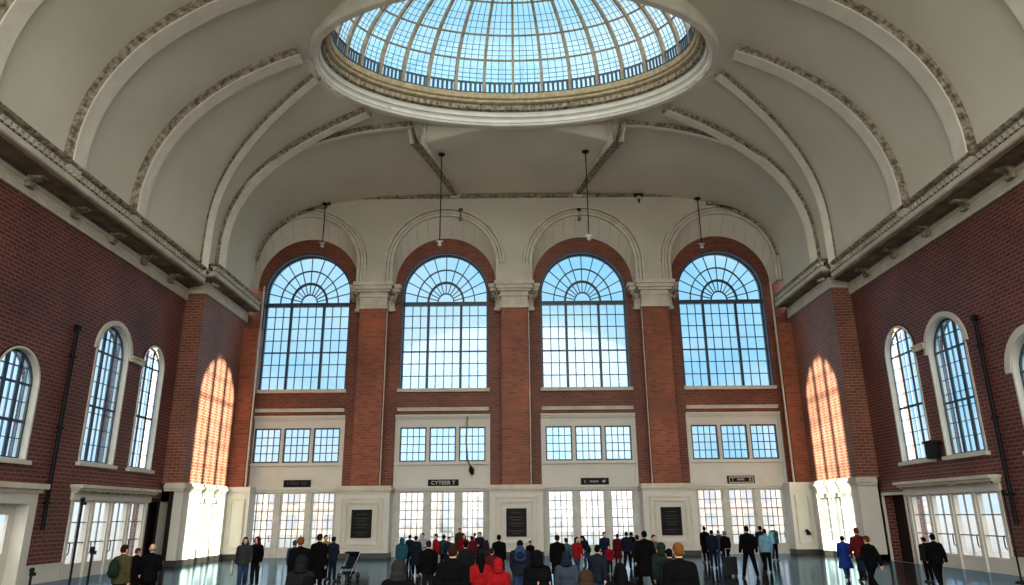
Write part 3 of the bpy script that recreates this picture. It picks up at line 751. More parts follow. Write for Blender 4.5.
PEOPLE = [
    (-10.51, 19.83, 1.77, 165, 'stand', 'jacket', 'short', 'olive', 'charcoal', 'darkbrown', 'person in an olive brown jacket with a backpack seen from behind near the left doors'),
    (-12.37, 24.31, 1.52, 150, 'stand', 'long', 'short', 'black', 'black', 'redbrown', 'person with reddish hair half hidden between the backpacker and a black coat'),
    (-10.03, 20.37, 1.77, 195, 'hold', 'jacket', 'bald', 'black', 'black', 'grey', 'bald person in a black coat standing before the dark doorway at left'),
    (-9.87, 26.91, 1.76, 20, 'walk', 'jacket', 'long', 'darkgrey', 'denim', 'black', 'woman with long black hair and white shoes walking with a white bag'),
    (-9.96, 28.44, 1.72, 350, 'stand', 'jacket', 'hood', 'black', 'charcoal', 'maroon', 'person in a dark red hood and black jacket beside the woman with white bag'),
    (-6.24, 20.93, 1.9, 200, 'stand', 'long', 'short', 'black', 'black', 'orange', 'person with orange blond hair and wide black coat, facing the doors'),
    (-4.39, 14.49, 1.72, 180, 'stand', 'long', 'hood', 'charcoal', 'black', 'charcoal', 'person in a charcoal hood directly in front of the orange haired coat'),
    (-3.05, 10.05, 1.69, 180, 'stand', 'jacket', 'short', 'black', 'black', 'black', 'person whose black haired head alone rises at the bottom edge of the left group'),
    (-6.8, 25.12, 1.88, 170, 'stand', 'long', 'short', 'black', 'black', 'darkbrown', 'tall person in a long black coat right of the orange haired person'),
    (-8.15, 31.4, 1.7, 40, 'stand', 'jacket', 'short', 'mustard', 'black', 'black', 'person in a mustard yellow jacket showing behind the long black coat'),
    (-7.52, 30.14, 1.66, 160, 'hold', 'jacket', 'short', 'navy', 'navy', 'black', 'person in a navy jacket pushing a stroller by the left plaque pedestal'),
    (-5.0, 31.4, 1.56, 190, 'stand', 'jacket', 'hood', 'teal', 'denim', 'teal', 'person in a teal blue hood at the far left of the middle crowd'),
    (-5.54, 37.68, 1.52, 160, 'stand', 'jacket', 'short', 'navy', 'black', 'black', 'person in a navy jacket next to the teal hood'),
    (-4.6, 32.77, 1.6, 200, 'stand', 'long', 'short', 'ink', 'black', 'black', 'person in a long ink blue coat standing before the light grey top'),
    (-4.68, 35.89, 1.65, 340, 'hold', 'jacket', 'short', 'palegrey', 'black', 'black', 'dark haired person in a pale grey top among the dark coats'),
    (-3.89, 34.25, 1.64, 300, 'stand', 'jacket', 'short', 'red', 'black', 'black', 'person in a bright red jacket and black trousers, turned sideways'),
    (-3.61, 35.05, 1.57, 180, 'stand', 'jacket', 'beanie', 'slate', 'charcoal', 'black', 'person in a slate jacket and black beanie right of the red jacket'),
    (-3.18, 32.77, 1.55, 30, 'hold', 'jacket', 'short', 'ink', 'navy', 'black', 'person in an ink blue jacket behind the big black coat'),
    (-3.43, 42.82, 1.75, 10, 'stand', 'jacket', 'short', 'brown', 'black', 'black', 'person in a brown jacket standing farthest back at the second doors'),
    (-2.74, 35.89, 1.59, 10, 'stand', 'long', 'long', 'crimson', 'denim', 'black', 'woman with long black hair in a crimson coat facing the hall'),
    (-2.27, 34.25, 1.54, 200, 'stand', 'jacket', 'short', 'maroon', 'black', 'black', 'person in a maroon jacket just right of the crimson coat'),
    (-2.02, 36.76, 1.66, 330, 'hold', 'long', 'short', 'navy', 'navy', 'black', 'person in a navy coat with a pink face by the third glass pane'),
    (-2.36, 38.65, 1.57, 180, 'stand', 'jacket', 'short', 'rose', 'black', 'darkbrown', 'person in a rose pink jacket behind the navy coat'),
    (-2.2, 12.15, 1.75, 180, 'stand', 'jacket', 'furhood', 'black', 'black', 'furgrey', 'person in a black coat with a grey fur hood at the bottom, left of centre'),
    (-1.49, 13.96, 1.93, 180, 'stand', 'long', 'short', 'black', 'black', 'darkbrown', 'broad tall person in black with brown hair seen from behind, middle foreground'),
    (-1.12, 17.13, 1.62, 190, 'hold', 'jacket', 'long', 'red', 'charcoal', 'black', 'woman with long dark hair in a red jacket carrying a mint bag'),
    (-1.04, 22.84, 1.49, 170, 'stand', 'jacket', 'short', 'maroon', 'black', 'darkbrown', 'short person in a maroon jacket between the two red coats'),
    (-0.7, 15.7, 1.57, 175, 'stand', 'long', 'hood', 'red', 'black', 'red', 'person in a long red hooded coat, right of the mint bag'),
    (-0.95, 28.98, 1.71, 180, 'stand', 'long', 'short', 'black', 'black', 'black', 'person in a black coat standing behind the long red hooded coat'),
    (-0.21, 20.93, 1.67, 180, 'bent', 'jacket', 'short', 'ink', 'denim', 'black', 'person bending forward with a blue backpack under the middle plaque'),
    (0.36, 35.05, 1.28, 0, 'stand', 'jacket', 'beanie', 'black', 'black', 'black', 'child in a black coat and beanie right below the middle plaque'),
    (0.08, 15.07, 1.75, 180, 'stand', 'long', 'hood', 'black', 'black', 'black', 'person in a black hood standing in the foreground below the middle plaque'),
    (1.15, 26.91, 1.74, 180, 'stand', 'long', 'short', 'black', 'black', 'darkbrown', 'tall person in a long black coat left of the third doors, legs visible'),
    (1.69, 30.14, 1.54, 200, 'stand', 'jacket', 'short', 'tealgrey', 'teal', 'darkbrown', 'person in a grey teal jacket between the black coat and the red top'),
    (2.19, 31.4, 1.54, 30, 'walk', 'jacket', 'long', 'red', 'denim', 'black', 'woman with long hair in a red top and blue jeans'),
    (3.07, 35.89, 1.41, 310, 'bent', 'jacket', 'long', 'navy', 'denim', 'black', 'woman with long hair leaning forward in navy between red top and middle pane'),
    (3.69, 34.25, 1.66, 20, 'stand', 'jacket', 'short', 'navy', 'navy', 'black', 'person in navy at the middle pane of the third doors'),
    (3.7, 32.77, 1.16, 350, 'stand', 'jacket', 'short', 'crimson', 'charcoal', 'darkbrown', 'child in a crimson jacket in front of the navy couple'),
    (4.61, 36.76, 1.51, 180, 'stand', 'long', 'short', 'maroon', 'maroon', 'darkbrown', 'person in a long maroon coat at the last pane of the third doors'),
    (4.8, 35.05, 1.64, 160, 'walk', 'jacket', 'short', 'navy', 'black', 'black', 'tall person in navy walking right of the long maroon coat'),
    (5.58, 38.65, 1.55, 190, 'stand', 'jacket', 'short', 'black', 'black', 'black', 'person in black behind the tall navy walker'),
    (4.5, 30.14, 1.63, 180, 'stand', 'jacket', 'short', 'charcoal', 'black', 'darkbrown', 'person in a charcoal jacket left of the right plaque pedestal'),
    (3.93, 25.12, 1.89, 185, 'apart', 'long', 'short', 'black', 'black', 'black', 'tall person in a black coat with legs apart below the right plaque'),
    (4.93, 28.98, 1.66, 20, 'hold', 'jacket', 'short', 'greybrown', 'charcoal', 'darkbrown', 'person in a grey brown jacket facing the hall under the right plaque'),
    (3.45, 19.83, 1.7, 170, 'stand', 'jacket', 'hood', 'darkgreen', 'black', 'darkgreen', 'person in a dark green hood left of the orange haired foreground figure'),
    (2.47, 13.22, 1.94, 180, 'stand', 'long', 'short', 'black', 'black', 'orange', 'large person in black with orange brown hair, right foreground'),
    (1.25, 11.78, 1.71, 180, 'stand', 'jacket', 'long', 'black', 'black', 'black', 'person with long straight black hair at the bottom, right of centre'),
    (0.66, 11.08, 1.65, 180, 'stand', 'jacket', 'furhood', 'darkbrown', 'black', 'furbrown', 'person in a brown fur hood at the bottom between two black heads'),
    (0.02, 10.18, 1.69, 180, 'stand', 'jacket', 'beanie', 'black', 'black', 'black', 'person in a black beanie cut off by the bottom edge, centre'),
    (9.57, 39.66, 1.75, 190, 'stand', 'long', 'beanie', 'black', 'black', 'black', 'person in a black coat and beanie beside the right plaque pedestal'),
    (8.95, 35.89, 1.67, 170, 'stand', 'jacket', 'short', 'ink', 'navy', 'black', 'person in an ink blue jacket second in the group at the fourth doors'),
    (9.76, 37.68, 1.63, 180, 'stand', 'jacket', 'short', 'slate', 'denim', 'grey', 'grey haired person in a slate jacket third in the group'),
    (9.11, 34.25, 1.66, 200, 'stand', 'jacket', 'short', 'black', 'black', 'grey', 'grey haired person in a black jacket last in the group of four'),
    (8.86, 30.14, 1.93, 180, 'apart', 'jacket', 'short', 'black', 'black', 'black', 'big person in a black jacket, legs apart, before the fourth doors'),
    (11.86, 37.68, 1.8, 180, 'walk', 'jacket', 'short', 'ink', 'black', 'black', 'person in an ink jacket beside the pale blue jacket'),
    (10.43, 32.77, 1.76, 160, 'stand', 'jacket', 'short', 'skyblue', 'black', 'darkbrown', 'person in a pale sky blue jacket at the fourth doors'),
    (13.51, 40.74, 1.8, 10, 'stand', 'jacket', 'short', 'tealgrey', 'black', 'black', 'person in a grey teal jacket at the last pane on the far right'),
    (12.12, 28.98, 1.56, 170, 'walk', 'long', 'short', 'blue', 'denim', 'black', 'woman in a long bright blue coat at the sunlit right doors'),
    (12.22, 27.91, 1.87, 190, 'walk', 'jacket', 'short', 'maroon', 'charcoal', 'redbrown', 'tall red haired person in a maroon jacket behind two companions'),
    (10.55, 23.55, 1.72, 200, 'walk', 'jacket', 'short', 'black', 'black', 'redbrown', 'person in a black jacket with a shoulder bag walking at right'),
    (13.44, 25.12, 1.71, 170, 'walk', 'jacket', 'short', 'black', 'black', 'black', 'person in black striding alone past the right side doors'),
    (14.62, 27.91, 1.53, 190, 'stand', 'jacket', 'short', 'charcoal', 'black', 'black', 'person in charcoal almost hidden behind the lone strider'),
    (-1.82, 22.84, 1.7, 185, 'stand', 'jacket', 'short', 'charcoal', 'black', 'black', 'person in a charcoal jacket just below the crimson coat in the middle crowd'),
    (-1.27, 24.31, 1.67, 170, 'stand', 'jacket', 'long', 'ink', 'navy', 'darkbrown', 'long haired person in an ink jacket between the navy coat and the black coat'),
    (-2.93, 22.84, 1.71, 200, 'stand', 'jacket', 'short', 'black', 'charcoal', 'darkbrown', 'person in a black jacket left of the broad foreground back'),
    (0.74, 16.38, 1.66, 175, 'stand', 'jacket', 'hood', 'slate', 'black', 'ink', 'person in a slate jacket and dark hood nearer than the grey teal jacket'),
    (1.78, 19.83, 1.67, 160, 'walk', 'jacket', 'short', 'ink', 'denim', 'black', 'person in an ink jacket walking toward the third doors with blue jeans'),
    (3.26, 17.94, 1.64, 180, 'stand', 'jacket', 'short', 'charcoal', 'black', 'black', 'person in charcoal whose shoulder shows beside the green hood'),
    (-8.41, 27.91, 1.59, 190, 'stand', 'jacket', 'beanie', 'slate', 'black', 'slate', 'person in a slate beanie just left of the orange haired person'),
]
# ------------------------------------------------------------------ people
PC = {'black': (.004, .004, .005), 'navy': (.012, .018, .045), 'ink': (.014, .02, .035), 'charcoal': (.013, .013, .016), 'darkgrey': (.045, .045, .05),
      'slate': (.05, .07, .10), 'olive': (.085, .075, .035), 'teal': (.02, .11, .16), 'tealgrey': (.04, .12, .14), 'palegrey': (.48, .52, .56), 'red': (.42, .012, .016),
      'crimson': (.30, .010, .018), 'maroon': (.12, .012, .016), 'rose': (.38, .10, .12), 'brown': (.07, .035, .022), 'mustard': (.42, .30, .03), 'denim': (.035, .065, .16),
      'blue': (.02, .06, .34), 'skyblue': (.22, .45, .62), 'greybrown': (.12, .10, .085), 'darkgreen': (.015, .03, .02), 'darkbrown': (.03, .016, .010), 'redbrown': (.13, .035, .015),
      'orange': (.21, .08, .022), 'grey': (.28, .27, .26), 'furgrey': (.03, .029, .028), 'furbrown': (.05, .03, .018), 'mint': (.35, .62, .52), 'white': (.7, .7, .7)}
for k_, c_ in PC.items():
    M['cloth_'+k_] = principled('cloth '+k_, tuple(v*.6 for v in c_), .95, spec=.06, noise=.25, nscale=9)
for i, c_ in enumerate(((.50, .29, .20), (.36, .19, .12), (.22, .11, .07))): M['skin%d' % i] = principled('skin %d' % i, c_, .55)
M['eye'] = principled('eye', (.02, .015, .012), .3); M['lip'] = principled('lip', (.30, .10, .08), .5)
M['sole'] = principled('shoe leather', (.012, .010, .010), .5); M['shoewhite'] = principled('white shoe', (.6, .6, .6), .6)

POSES = {   # elbow, wrist per side (x is mirrored for the left hand), knee, ankle, forward bend of the trunk in radians
 'stand': dict(armR=((.225, .03, 1.13), (.225, -.04, .88)), armL=((.225, .03, 1.13), (.225, -.04, .88)), legR=((.095, -.01, .50), (.10, .02, .09)), legL=((.095, -.01, .50), (.105, .03, .09)), bend=.02),
 'walk': dict(armR=((.225, -.07, 1.14), (.215, -.22, .93)), armL=((.225, .13, 1.15), (.23, .18, .90)), legR=((.09, .02, .52), (.095, .30, .16)), legL=((.09, -.17, .53), (.095, -.24, .09)), bend=.06),
 'apart': dict(armR=((.27, .05, 1.14), (.30, -.02, .89)), armL=((.27, .05, 1.14), (.30, -.02, .89)), legR=((.17, -.01, .50), (.24, .02, .09)), legL=((.17, -.01, .50), (.24, .02, .09)), bend=.02),
 'hold': dict(armR=((.22, -.02, 1.13), (.13, -.25, 1.12)), armL=((.22, -.02, 1.13), (.11, -.26, 1.16)), legR=((.095, -.01, .50), (.10, .02, .09)), legL=((.095, -.03, .50), (.105, -.03, .09)), bend=.03),
 'bent': dict(armR=((.215, -.10, 1.14), (.17, -.27, 1.00)), armL=((.215, -.10, 1.14), (.17, -.26, .96)), legR=((.10, -.06, .50), (.10, .03, .09)), legL=((.10, -.10, .51), (.11, -.06, .09)), bend=.55),
}
def bender(th):
    c, s = math.cos(th), math.sin(th)
    def U(p):
        x, y, z = p
        k = min(1, max(0, (z-.88)/.2)); 
        if k <= 0: return p
        c_, s_ = math.cos(th*k), math.sin(th*k); y0, z0 = y, z-.95
        return (x, y0*c_-z0*s_, .95+y0*s_+z0*c_)
    return U
def capsule(b, pts, rad, U=None, n=12):
    # rounded tube with finer interpolation, sent through U
    P = []; R = []
    for i in range(len(pts)-1):
        for j in range(4):
            t = j/4; P.append(Vector(pts[i]).lerp(Vector(pts[i+1]), t)); R.append(rad[i]+(rad[i+1]-rad[i])*t)
    P.append(Vector(pts[-1])); R.append(rad[-1])
    if U: P = [Vector(U(p)) for p in P]
    b.tube(P, R, n)
    b.sphere(P[0], R[0], 10, 7); b.sphere(P[-1], R[-1], 10, 7)
def remesh(b, name, voxel, mats, smooth_it=4):
    me = b.mesh('tmp', mats)
    o = bpy.data.objects.new('tmp', me); COL.objects.link(o)
    r = o.modifiers.new('r', 'REMESH'); r.mode = 'VOXEL'; r.voxel_size = voxel; r.use_smooth_shade = True
    if smooth_it:
        sm = o.modifiers.new('s', 'SMOOTH'); sm.iterations = smooth_it; sm.factor = .5
    dg = bpy.context.evaluated_depsgraph_get(); dg.update()
    nm = bpy.data.meshes.new_from_object(o.evaluated_get(dg)); nm.name = name
    bpy.data.objects.remove(o); bpy.data.meshes.remove(me)
    if len(nm.materials) == 0:
        for m in mats: nm.materials.append(M[m])
    return nm
def hand(b, wrist, elbow, sx, U):
    w = Vector(wrist); d = (w-Vector(elbow)).normalized()
    inward = Vector((-sx, 0, 0)); inward = (inward-d*inward.dot(d)).normalized(); fwd = d.cross(inward).normalized()
    if fwd.y > 0: fwd = -fwd
    palm = w+d*.05
    capsule(b, [w, w+d*.04, w+d*.085], [.026, .03, .03], U, 8)
    capsule(b, [w+d*.05+fwd*.022, w+d*.085+fwd*.024], [.018, .018], U, 8); capsule(b, [w+d*.05-fwd*.022, w+d*.085-fwd*.024], [.018, .018], U, 8)
    for k, ln in ((-1.5, .058), (-.5, .072), (.5, .077), (1.5, .068)):
        r0 = w+d*.092+fwd*(-k*-.019)
        m_ = r0+d*ln*.5+inward*.006; e_ = r0+d*ln*.9+inward*.026
        capsule(b, [r0, m_, e_], [.0095, .009, .0075], U, 6)
    t0 = w+d*.035+fwd*.03
    capsule(b, [t0, t0+fwd*.03+d*.028+inward*.006, t0+fwd*.032+d*.062+inward*.02], [.013, .0115, .009], U, 6)
_cache = {}
def get(key, fn):
    if key not in _cache: _cache[key] = fn()
    return _cache[key]
def body_mesh(pose):
    p = POSES[pose]; U = bender(p['bend']); b = MB()
    S_ = lambda c, r: b.sphere(c, r, 20, 14, U)
    S_((0, -.005, 1.665), (.076, .096, .098)); S_((0, -.03, 1.60), (.062, .072, .082)); S_((0, -.05, 1.555), (.042, .045, .035))
    capsule(b, [(0, -.098, 1.655), (0, -.122, 1.615)], [.010, .016], U, 8)
    for sx in (-1, 1):
        S_((sx*.08, .005, 1.625), (.012, .024, .034)); S_((sx*.03, -.086, 1.665), (.02, .014, .012)); S_((sx*.012, -.108, 1.612), (.012, .012, .01))
        S_((sx*.034, -.083, 1.640), (.013, .010, .010))
    S_((0, -.095, 1.575), (.026, .012, .010)); S_((0, -.085, 1.54), (.024, .022, .018))
    capsule(b, [(0, .012, 1.43), (0, .004, 1.56)], [.062, .055], U)
    S_((0, 0, 1.28), (.155, .105, .18)); S_((0, 0, 1.1), (.135, .095, .16)); S_((0, .005, .95), (.155, .11, .13)); capsule(b, [(-.15, 0, 1.405), (0, .01, 1.44), (.15, 0, 1.405)], [.06, .065, .06], U)
    for sx, a, l in ((1, 'armR', 'legR'), (-1, 'armL', 'legL')):
        e, w = [(sx*q[0], q[1], q[2]) for q in p[a]]; k, an = [(sx*q[0], q[1], q[2]) for q in p[l]]
        capsule(b, [(sx*.175, 0, 1.40), e, w], [.054, .042, .027], U); hand(b, w, e, sx, U)
        hip = (sx*.085, 0, .92)
        mid = tuple(Vector(k).lerp(Vector(an), .35)+Vector((0, .018, 0)))
        capsule(b, [hip, k, mid, an], [.088, .056, .054, .037])
        capsule(b, [(an[0], an[1]+.02, an[2]-.045), (an[0]+sx*.012, an[1]-.10, an[2]-.055), (an[0]+sx*.02, an[1]-.17, an[2]-.06)], [.036, .036, .028])
    me = remesh(b, 'person', .0095, ['skin0', 'eye', 'lip'], 2)
    for i in range(3-len(me.materials)): me.materials.append(M['eye'])
    ey = [Vector(U((sx*.034, -.094, 1.642))) for sx in (-1, 1)]; lp = Vector(U((0, -.105, 1.575)))
    for f in me.polygons:
        c = f.center
        f.material_index = 0
        if min((c-q).length for q in ey) < .0125: f.material_index = 1
        elif abs(c.x) < .024 and abs(c.z-lp.z) < .009 and (c-lp).length < .035: f.material_index = 2
    return me
def coat_mesh(pose, kind):
    p = POSES[pose]; U = bender(p['bend']); b = MB()
    S_ = lambda c, r: b.sphere(c, r, 20, 14, U)
    S_((0, .005, 1.28), (.215, .165, .20)); S_((0, .005, 1.10), (.205, .16, .2)); S_((0, .005, .98), (.21, .165, .14))
    capsule(b, [(-.165, 0, 1.40), (0, .01, 1.44), (.165, 0, 1.40)], [.092, .09, .092], U)
    capsule(b, [(0, .012, 1.44), (0, .012, 1.50)], [.082, .07], U)
    for sx, a in ((1, 'armR'), (-1, 'armL')):
        e, w = [(sx*q[0], q[1], q[2]) for q in p[a]]
        capsule(b, [(sx*.185, 0, 1.40), e, w], [.088, .072, .054], U)
    if kind == 'long':
        sp = .05 if pose in ('walk', 'apart') else 0
        rows = [(1.0, .205, .16), (.85, .22, .175), (.65, .23+sp, .18+sp), (.46, .235+sp*1.5, .185+sp*1.2)]
    else:
        rows = [(1.0, .205, .16), (.9, .215, .17), (.82, .21, .17)]
    b.grid([[(rx*math.cos(2*PI*k/24), .005+ry*math.sin(2*PI*k/24), z) for k in range(24)] for z, rx, ry in rows], True)
    o = len(b.v); n = len(rows)*24
    b.f.append([o-n+k for k in range(24)]); b.mi.append(0); b.f.append([o-24+k for k in reversed(range(24))]); b.mi.append(0)
    return remesh(b, 'coat', .014, ['cloth_black'], 5)
def trouser_mesh(pose):
    p = POSES[pose]; b = MB()
    b.sphere((0, .005, .94), (.17, .125, .12), 18, 12)
    for sx, l in ((1, 'legR'), (-1, 'legL')):
        k, an = [(sx*q[0], q[1], q[2]) for q in p[l]]
        capsule(b, [(sx*.085, 0, .90), k, (an[0], an[1], an[2]+.02)], [.105, .078, .066])
    return remesh(b, 'trousers', .013, ['cloth_black'], 4)
def shoe_mesh(pose, l, sx):
    an = POSES[pose][l][1]; an = (sx*an[0], an[1], an[2]); b = MB()
    z = an[2]-.045
    capsule(b, [(an[0], an[1]+.03, z), (an[0]+sx*.012, an[1]-.09, z-.006), (an[0]+sx*.02, an[1]-.185, z-.012)], [.045, .046, .034])
    capsule(b, [(an[0], an[1]+.005, z), (an[0], an[1], an[2]+.04)], [.044, .044])
    return remesh(b, 'shoe', .011, ['sole'], 3)
def hair_mesh(pose, kind):
    U = bender(POSES[pose]['bend']); b = MB()
    S_ = lambda c, r: b.sphere(c, r, 20, 14, U)
    if kind in ('short', 'long', 'grey'):
        S_((0, .008, 1.69), (.085, .098, .085)); S_((0, .038, 1.645), (.083, .072, .085)); S_((0, -.055, 1.735), (.06, .045, .03))
        for sx in (-1, 1): S_((sx*.072, -.005, 1.675), (.017, .04, .05))
        if kind == 'long':
            capsule(b, [(0, .05, 1.66), (0, .075, 1.5), (0, .12, 1.34)], [.09, .085, .06], U)
            for sx in (-1, 1): capsule(b, [(sx*.07, .01, 1.66), (sx*.085, .0, 1.54), (sx*.09, -.02, 1.40)], [.03, .038, .025], U)
    elif kind == 'bald':
        S_((0, .05, 1.62), (.08, .055, .045)); 
        for sx in (-1, 1): S_((sx*.074, .03, 1.635), (.012, .03, .035))
    elif kind in ('beanie',):
        S_((0, .005, 1.70), (.093, .108, .085)); b.grid([[U((.096*math.cos(2*PI*k/24), .004+.111*math.sin(2*PI*k/24), z)) for k in range(24)] for z in (1.685, 1.725)], True); S_((0, 0, 1.79), (.03, .03, .025))
        S_((0, .05, 1.62), (.078, .05, .05))
    elif kind in ('hood', 'furhood'):
        S_((0, .022, 1.655), (.118, .118, .135)); S_((0, .045, 1.55), (.125, .11, .09)); S_((0, .03, 1.49), (.14, .12, .06))
        n = 26 if kind == 'furhood' else 18
        for k in range(n):
            a = 2*PI*k/n; r = (.03 if kind == 'furhood' else .018)
            S_((.098*math.cos(a), -.072+.01*math.sin(3*a), 1.635+.118*math.sin(a)), (r, r, r))
    return remesh(b, 'hair', .011, ['cloth_black'], 2)
def build_person(i, row):
    X, Y, h, rot, pose, coat, hair, cc, tc_, hc, label = row
    k = h/1.765
    if pose == 'bent': k = k/.90
    bm_ = get(('body', pose), lambda: body_mesh(pose))
    o = link(bm_, 'person', None); o.location = (X, Y, 0); o.rotation_euler = (0, 0, math.radians(rot)); o.scale = (k, k, k)
    o['label'] = label; o['category'] = 'person'; o['group'] = 'people crossing the hall'
    def slot(ob, m, idx=0):
        ob.material_slots[idx].link = 'OBJECT'; ob.material_slots[idx].material = M[m]
    slot(o, 'skin%d' % (0 if i % 5 else (i//5) % 3))
    c = link(get(('coat', pose, coat), lambda: coat_mesh(pose, coat)), 'coat', o); slot(c, 'cloth_'+cc)
    t = link(get(('trousers', pose), lambda: trouser_mesh(pose)), 'trousers', o); slot(t, 'cloth_'+tc_)
    for l, sx in (('legR', 1), ('legL', -1)):
        s = link(get(('shoe', pose, l), lambda: shoe_mesh(pose, l, sx)), 'shoe', o); slot(s, 'shoewhite' if 'white shoes' in label else 'sole')
    hk = hair
    hn = 'hood' if hair in ('hood', 'furhood') else ('beanie' if hair == 'beanie' else 'hair')
    q = link(get(('hair', pose, hair), lambda: hair_mesh(pose, hair)), hn, o); slot(q, 'cloth_'+hc)
    if hair == 'furhood': q['label'] = 'fur trimmed hood'
    # sit the figure on the floor
    zmin = get(('z', pose), lambda: min(v.co.z for me in (bm_, _cache[('shoe', pose, 'legR')], _cache[('shoe', pose, 'legL')]) for v in me.vertices))
    o.location.z = -zmin*k
    return o
persons = [build_person(i, r) for i, r in enumerate(PEOPLE)]
def near(px): return px
def find(s): return next(p for p in persons if s in p['label'])
def behind(p, dist, side=0):          # a point at the person's back
    a = p.rotation_euler.z; k = p.scale.x
    return Vector((p.location.x+(-math.sin(a)*dist*k)+math.cos(a)*side*k, p.location.y+math.cos(a)*dist*k+math.sin(a)*side*k, 0))
# worn and carried things
def backpack(p, mat, label):
    t = empty('backpack', behind(p, .27)+Vector((0, 0, 1.0*p.scale.x)), label=label, category='backpack'); t.rotation_euler = p.rotation_euler; t.scale = p.scale
    b = MB(); b.sphere((0, 0, .22), (.15, .085, .23)); b.sphere((0, .0, .1), (.155, .09, .13)); me = remesh(b, 'bag_body', .014, [mat], 3); bb = link(me, 'bag_body', t)
    b = MB(); b.sphere((0, .075, .12), (.11, .045, .10)); b.obj('pocket', mat, bb, smooth=True)
    b = MB(); b.tube([(-.03, 0, .44), (0, 0, .48), (.03, 0, .44)], .012, 6); b.obj('carry_loop', mat, bb)
backpack(find('with a backpack'), 'cloth_darkgreen', 'dark green backpack on the person in the olive brown jacket')
pb = find('bending forward with a blue')
t = empty('backpack', pb.location+Vector((0, -.02, 1.10*pb.scale.x)), label='blue backpack on the person bending forward below the middle plaque', category='backpack'); t.rotation_euler = (.45, 0, math.radians(180)); t.scale = pb.scale
b = MB(); b.sphere((0, .17, .2), (.15, .085, .22)); b.sphere((0, .17, .1), (.155, .09, .13)); bb = link(remesh(b, 'bag_body', .014, ['cloth_denim'], 3), 'bag_body', t)
b = MB(); b.sphere((0, .245, .12), (.11, .045, .10)); b.obj('pocket', 'cloth_navy', bb, smooth=True)
def handbag(p, side, z, mat, label, sz=1.0, dist=0):
    q = behind(p, dist, side)+Vector((0, 0, z*p.scale.x)); t = empty('handbag', q, label=label, category='bag'); t.rotation_euler = p.rotation_euler; t.scale = p.scale*sz
    b = MB(); b.sphere((0, 0, .02), (.07, .17, .17)); b.sphere((0, 0, -.07), (.075, .18, .10)); bb = link(remesh(b, 'bag_body', .012, [mat], 3), 'bag_body', t)
    b = MB(); b.tube([(0, -.1, .13), (0, -.08, .27), (0, 0, .33), (0, .08, .27), (0, .1, .13)], .012, 6); b.obj('strap', mat, bb)
handbag(find('walking with a white bag'), -.38, .66, 'cloth_white', 'white bag carried by the woman with long black hair and white shoes')
handbag(find('carrying a mint bag'), -.36, .62, 'cloth_mint', 'mint green bag carried by the long haired woman in red', 1.1)
handbag(find('with a shoulder bag'), .40, .85, 'cloth_navy', 'dark shoulder bag on the person in a black jacket at right')
def stroller(x, y, rz, label, mat):
    t = empty('stroller', (x, y, 0), label=label, category='stroller'); t.rotation_euler = (0, 0, rz)
    for sx in (-.24, .24):
        for sy in (-.32, .3):
            b = MB(); n = 18
            b.grid([[(sx+dx, sy+r*math.cos(2*PI*k/n), .13+r*math.sin(2*PI*k/n)) for k in range(n)] for dx, r in ((-.02, .09), (-.02, .13), (.02, .13), (.02, .09), (-.02, .09))], True)
            b.tube([(sx-.015, sy, .13), (sx+.015, sy, .13)], .03, 8)
            for q in range(3): b.tube([(sx, sy-.11*math.cos(q*PI/3), .13-.11*math.sin(q*PI/3)), (sx, sy+.11*math.cos(q*PI/3), .13+.11*math.sin(q*PI/3))], .007, 4)
            b.obj('wheel', 'black', t)
    for sx in (-.24, .24):
        b = MB(); b.tube([(sx, -.32, .13), (sx, -.1, .45), (sx, .25, .80), (sx, .45, 1.02)], .014, 6); b.tube([(sx, .3, .13), (sx, .0, .55)], .014, 6); b.obj('frame_tube', 'steel', t)
    b = MB(); b.tube([(-.24, .45, 1.02), (.24, .45, 1.02)], .018, 8); b.obj('push_bar', 'black', t)
    b = MB(); b.box(-.2, .2, -.28, .12, .42, .5); b.add([(-.2, .05, .48), (.2, .05, .48), (.2, .27, .85), (-.2, .27, .85), (-.2, .12, .48), (.2, .12, .48), (.2, .33, .85), (-.2, .33, .85)], [(0, 1, 2, 3), (7, 6, 5, 4), (0, 4, 5, 1), (1, 5, 6, 2), (2, 6, 7, 3), (3, 7, 4, 0)]); b.obj('seat', mat, t)
    b = MB(); n = 12
    b.grid([[(x_, .16+.33*math.cos(PI*.05+PI*.62*k/n)*-1*-1*.9, .70+.36*math.sin(PI*.05+PI*.62*k/n)) for k in range(n+1)] for x_ in (-.24, -.12, 0, .12, .24)]); ob = b.obj('canopy', mat, t)
    md_ = ob.modifiers.new('t', 'SOLIDIFY'); md_.thickness = .02
    b = MB(); b.box(-.17, .17, -.22, .2, .2, .3); b.obj('basket', mat, t)
q = find('pushing a stroller')
stroller(q.location.x+.45, q.location.y+1.0, -0.3, 'dark stroller pushed by the person in navy near the left plaque', 'cloth_ink')
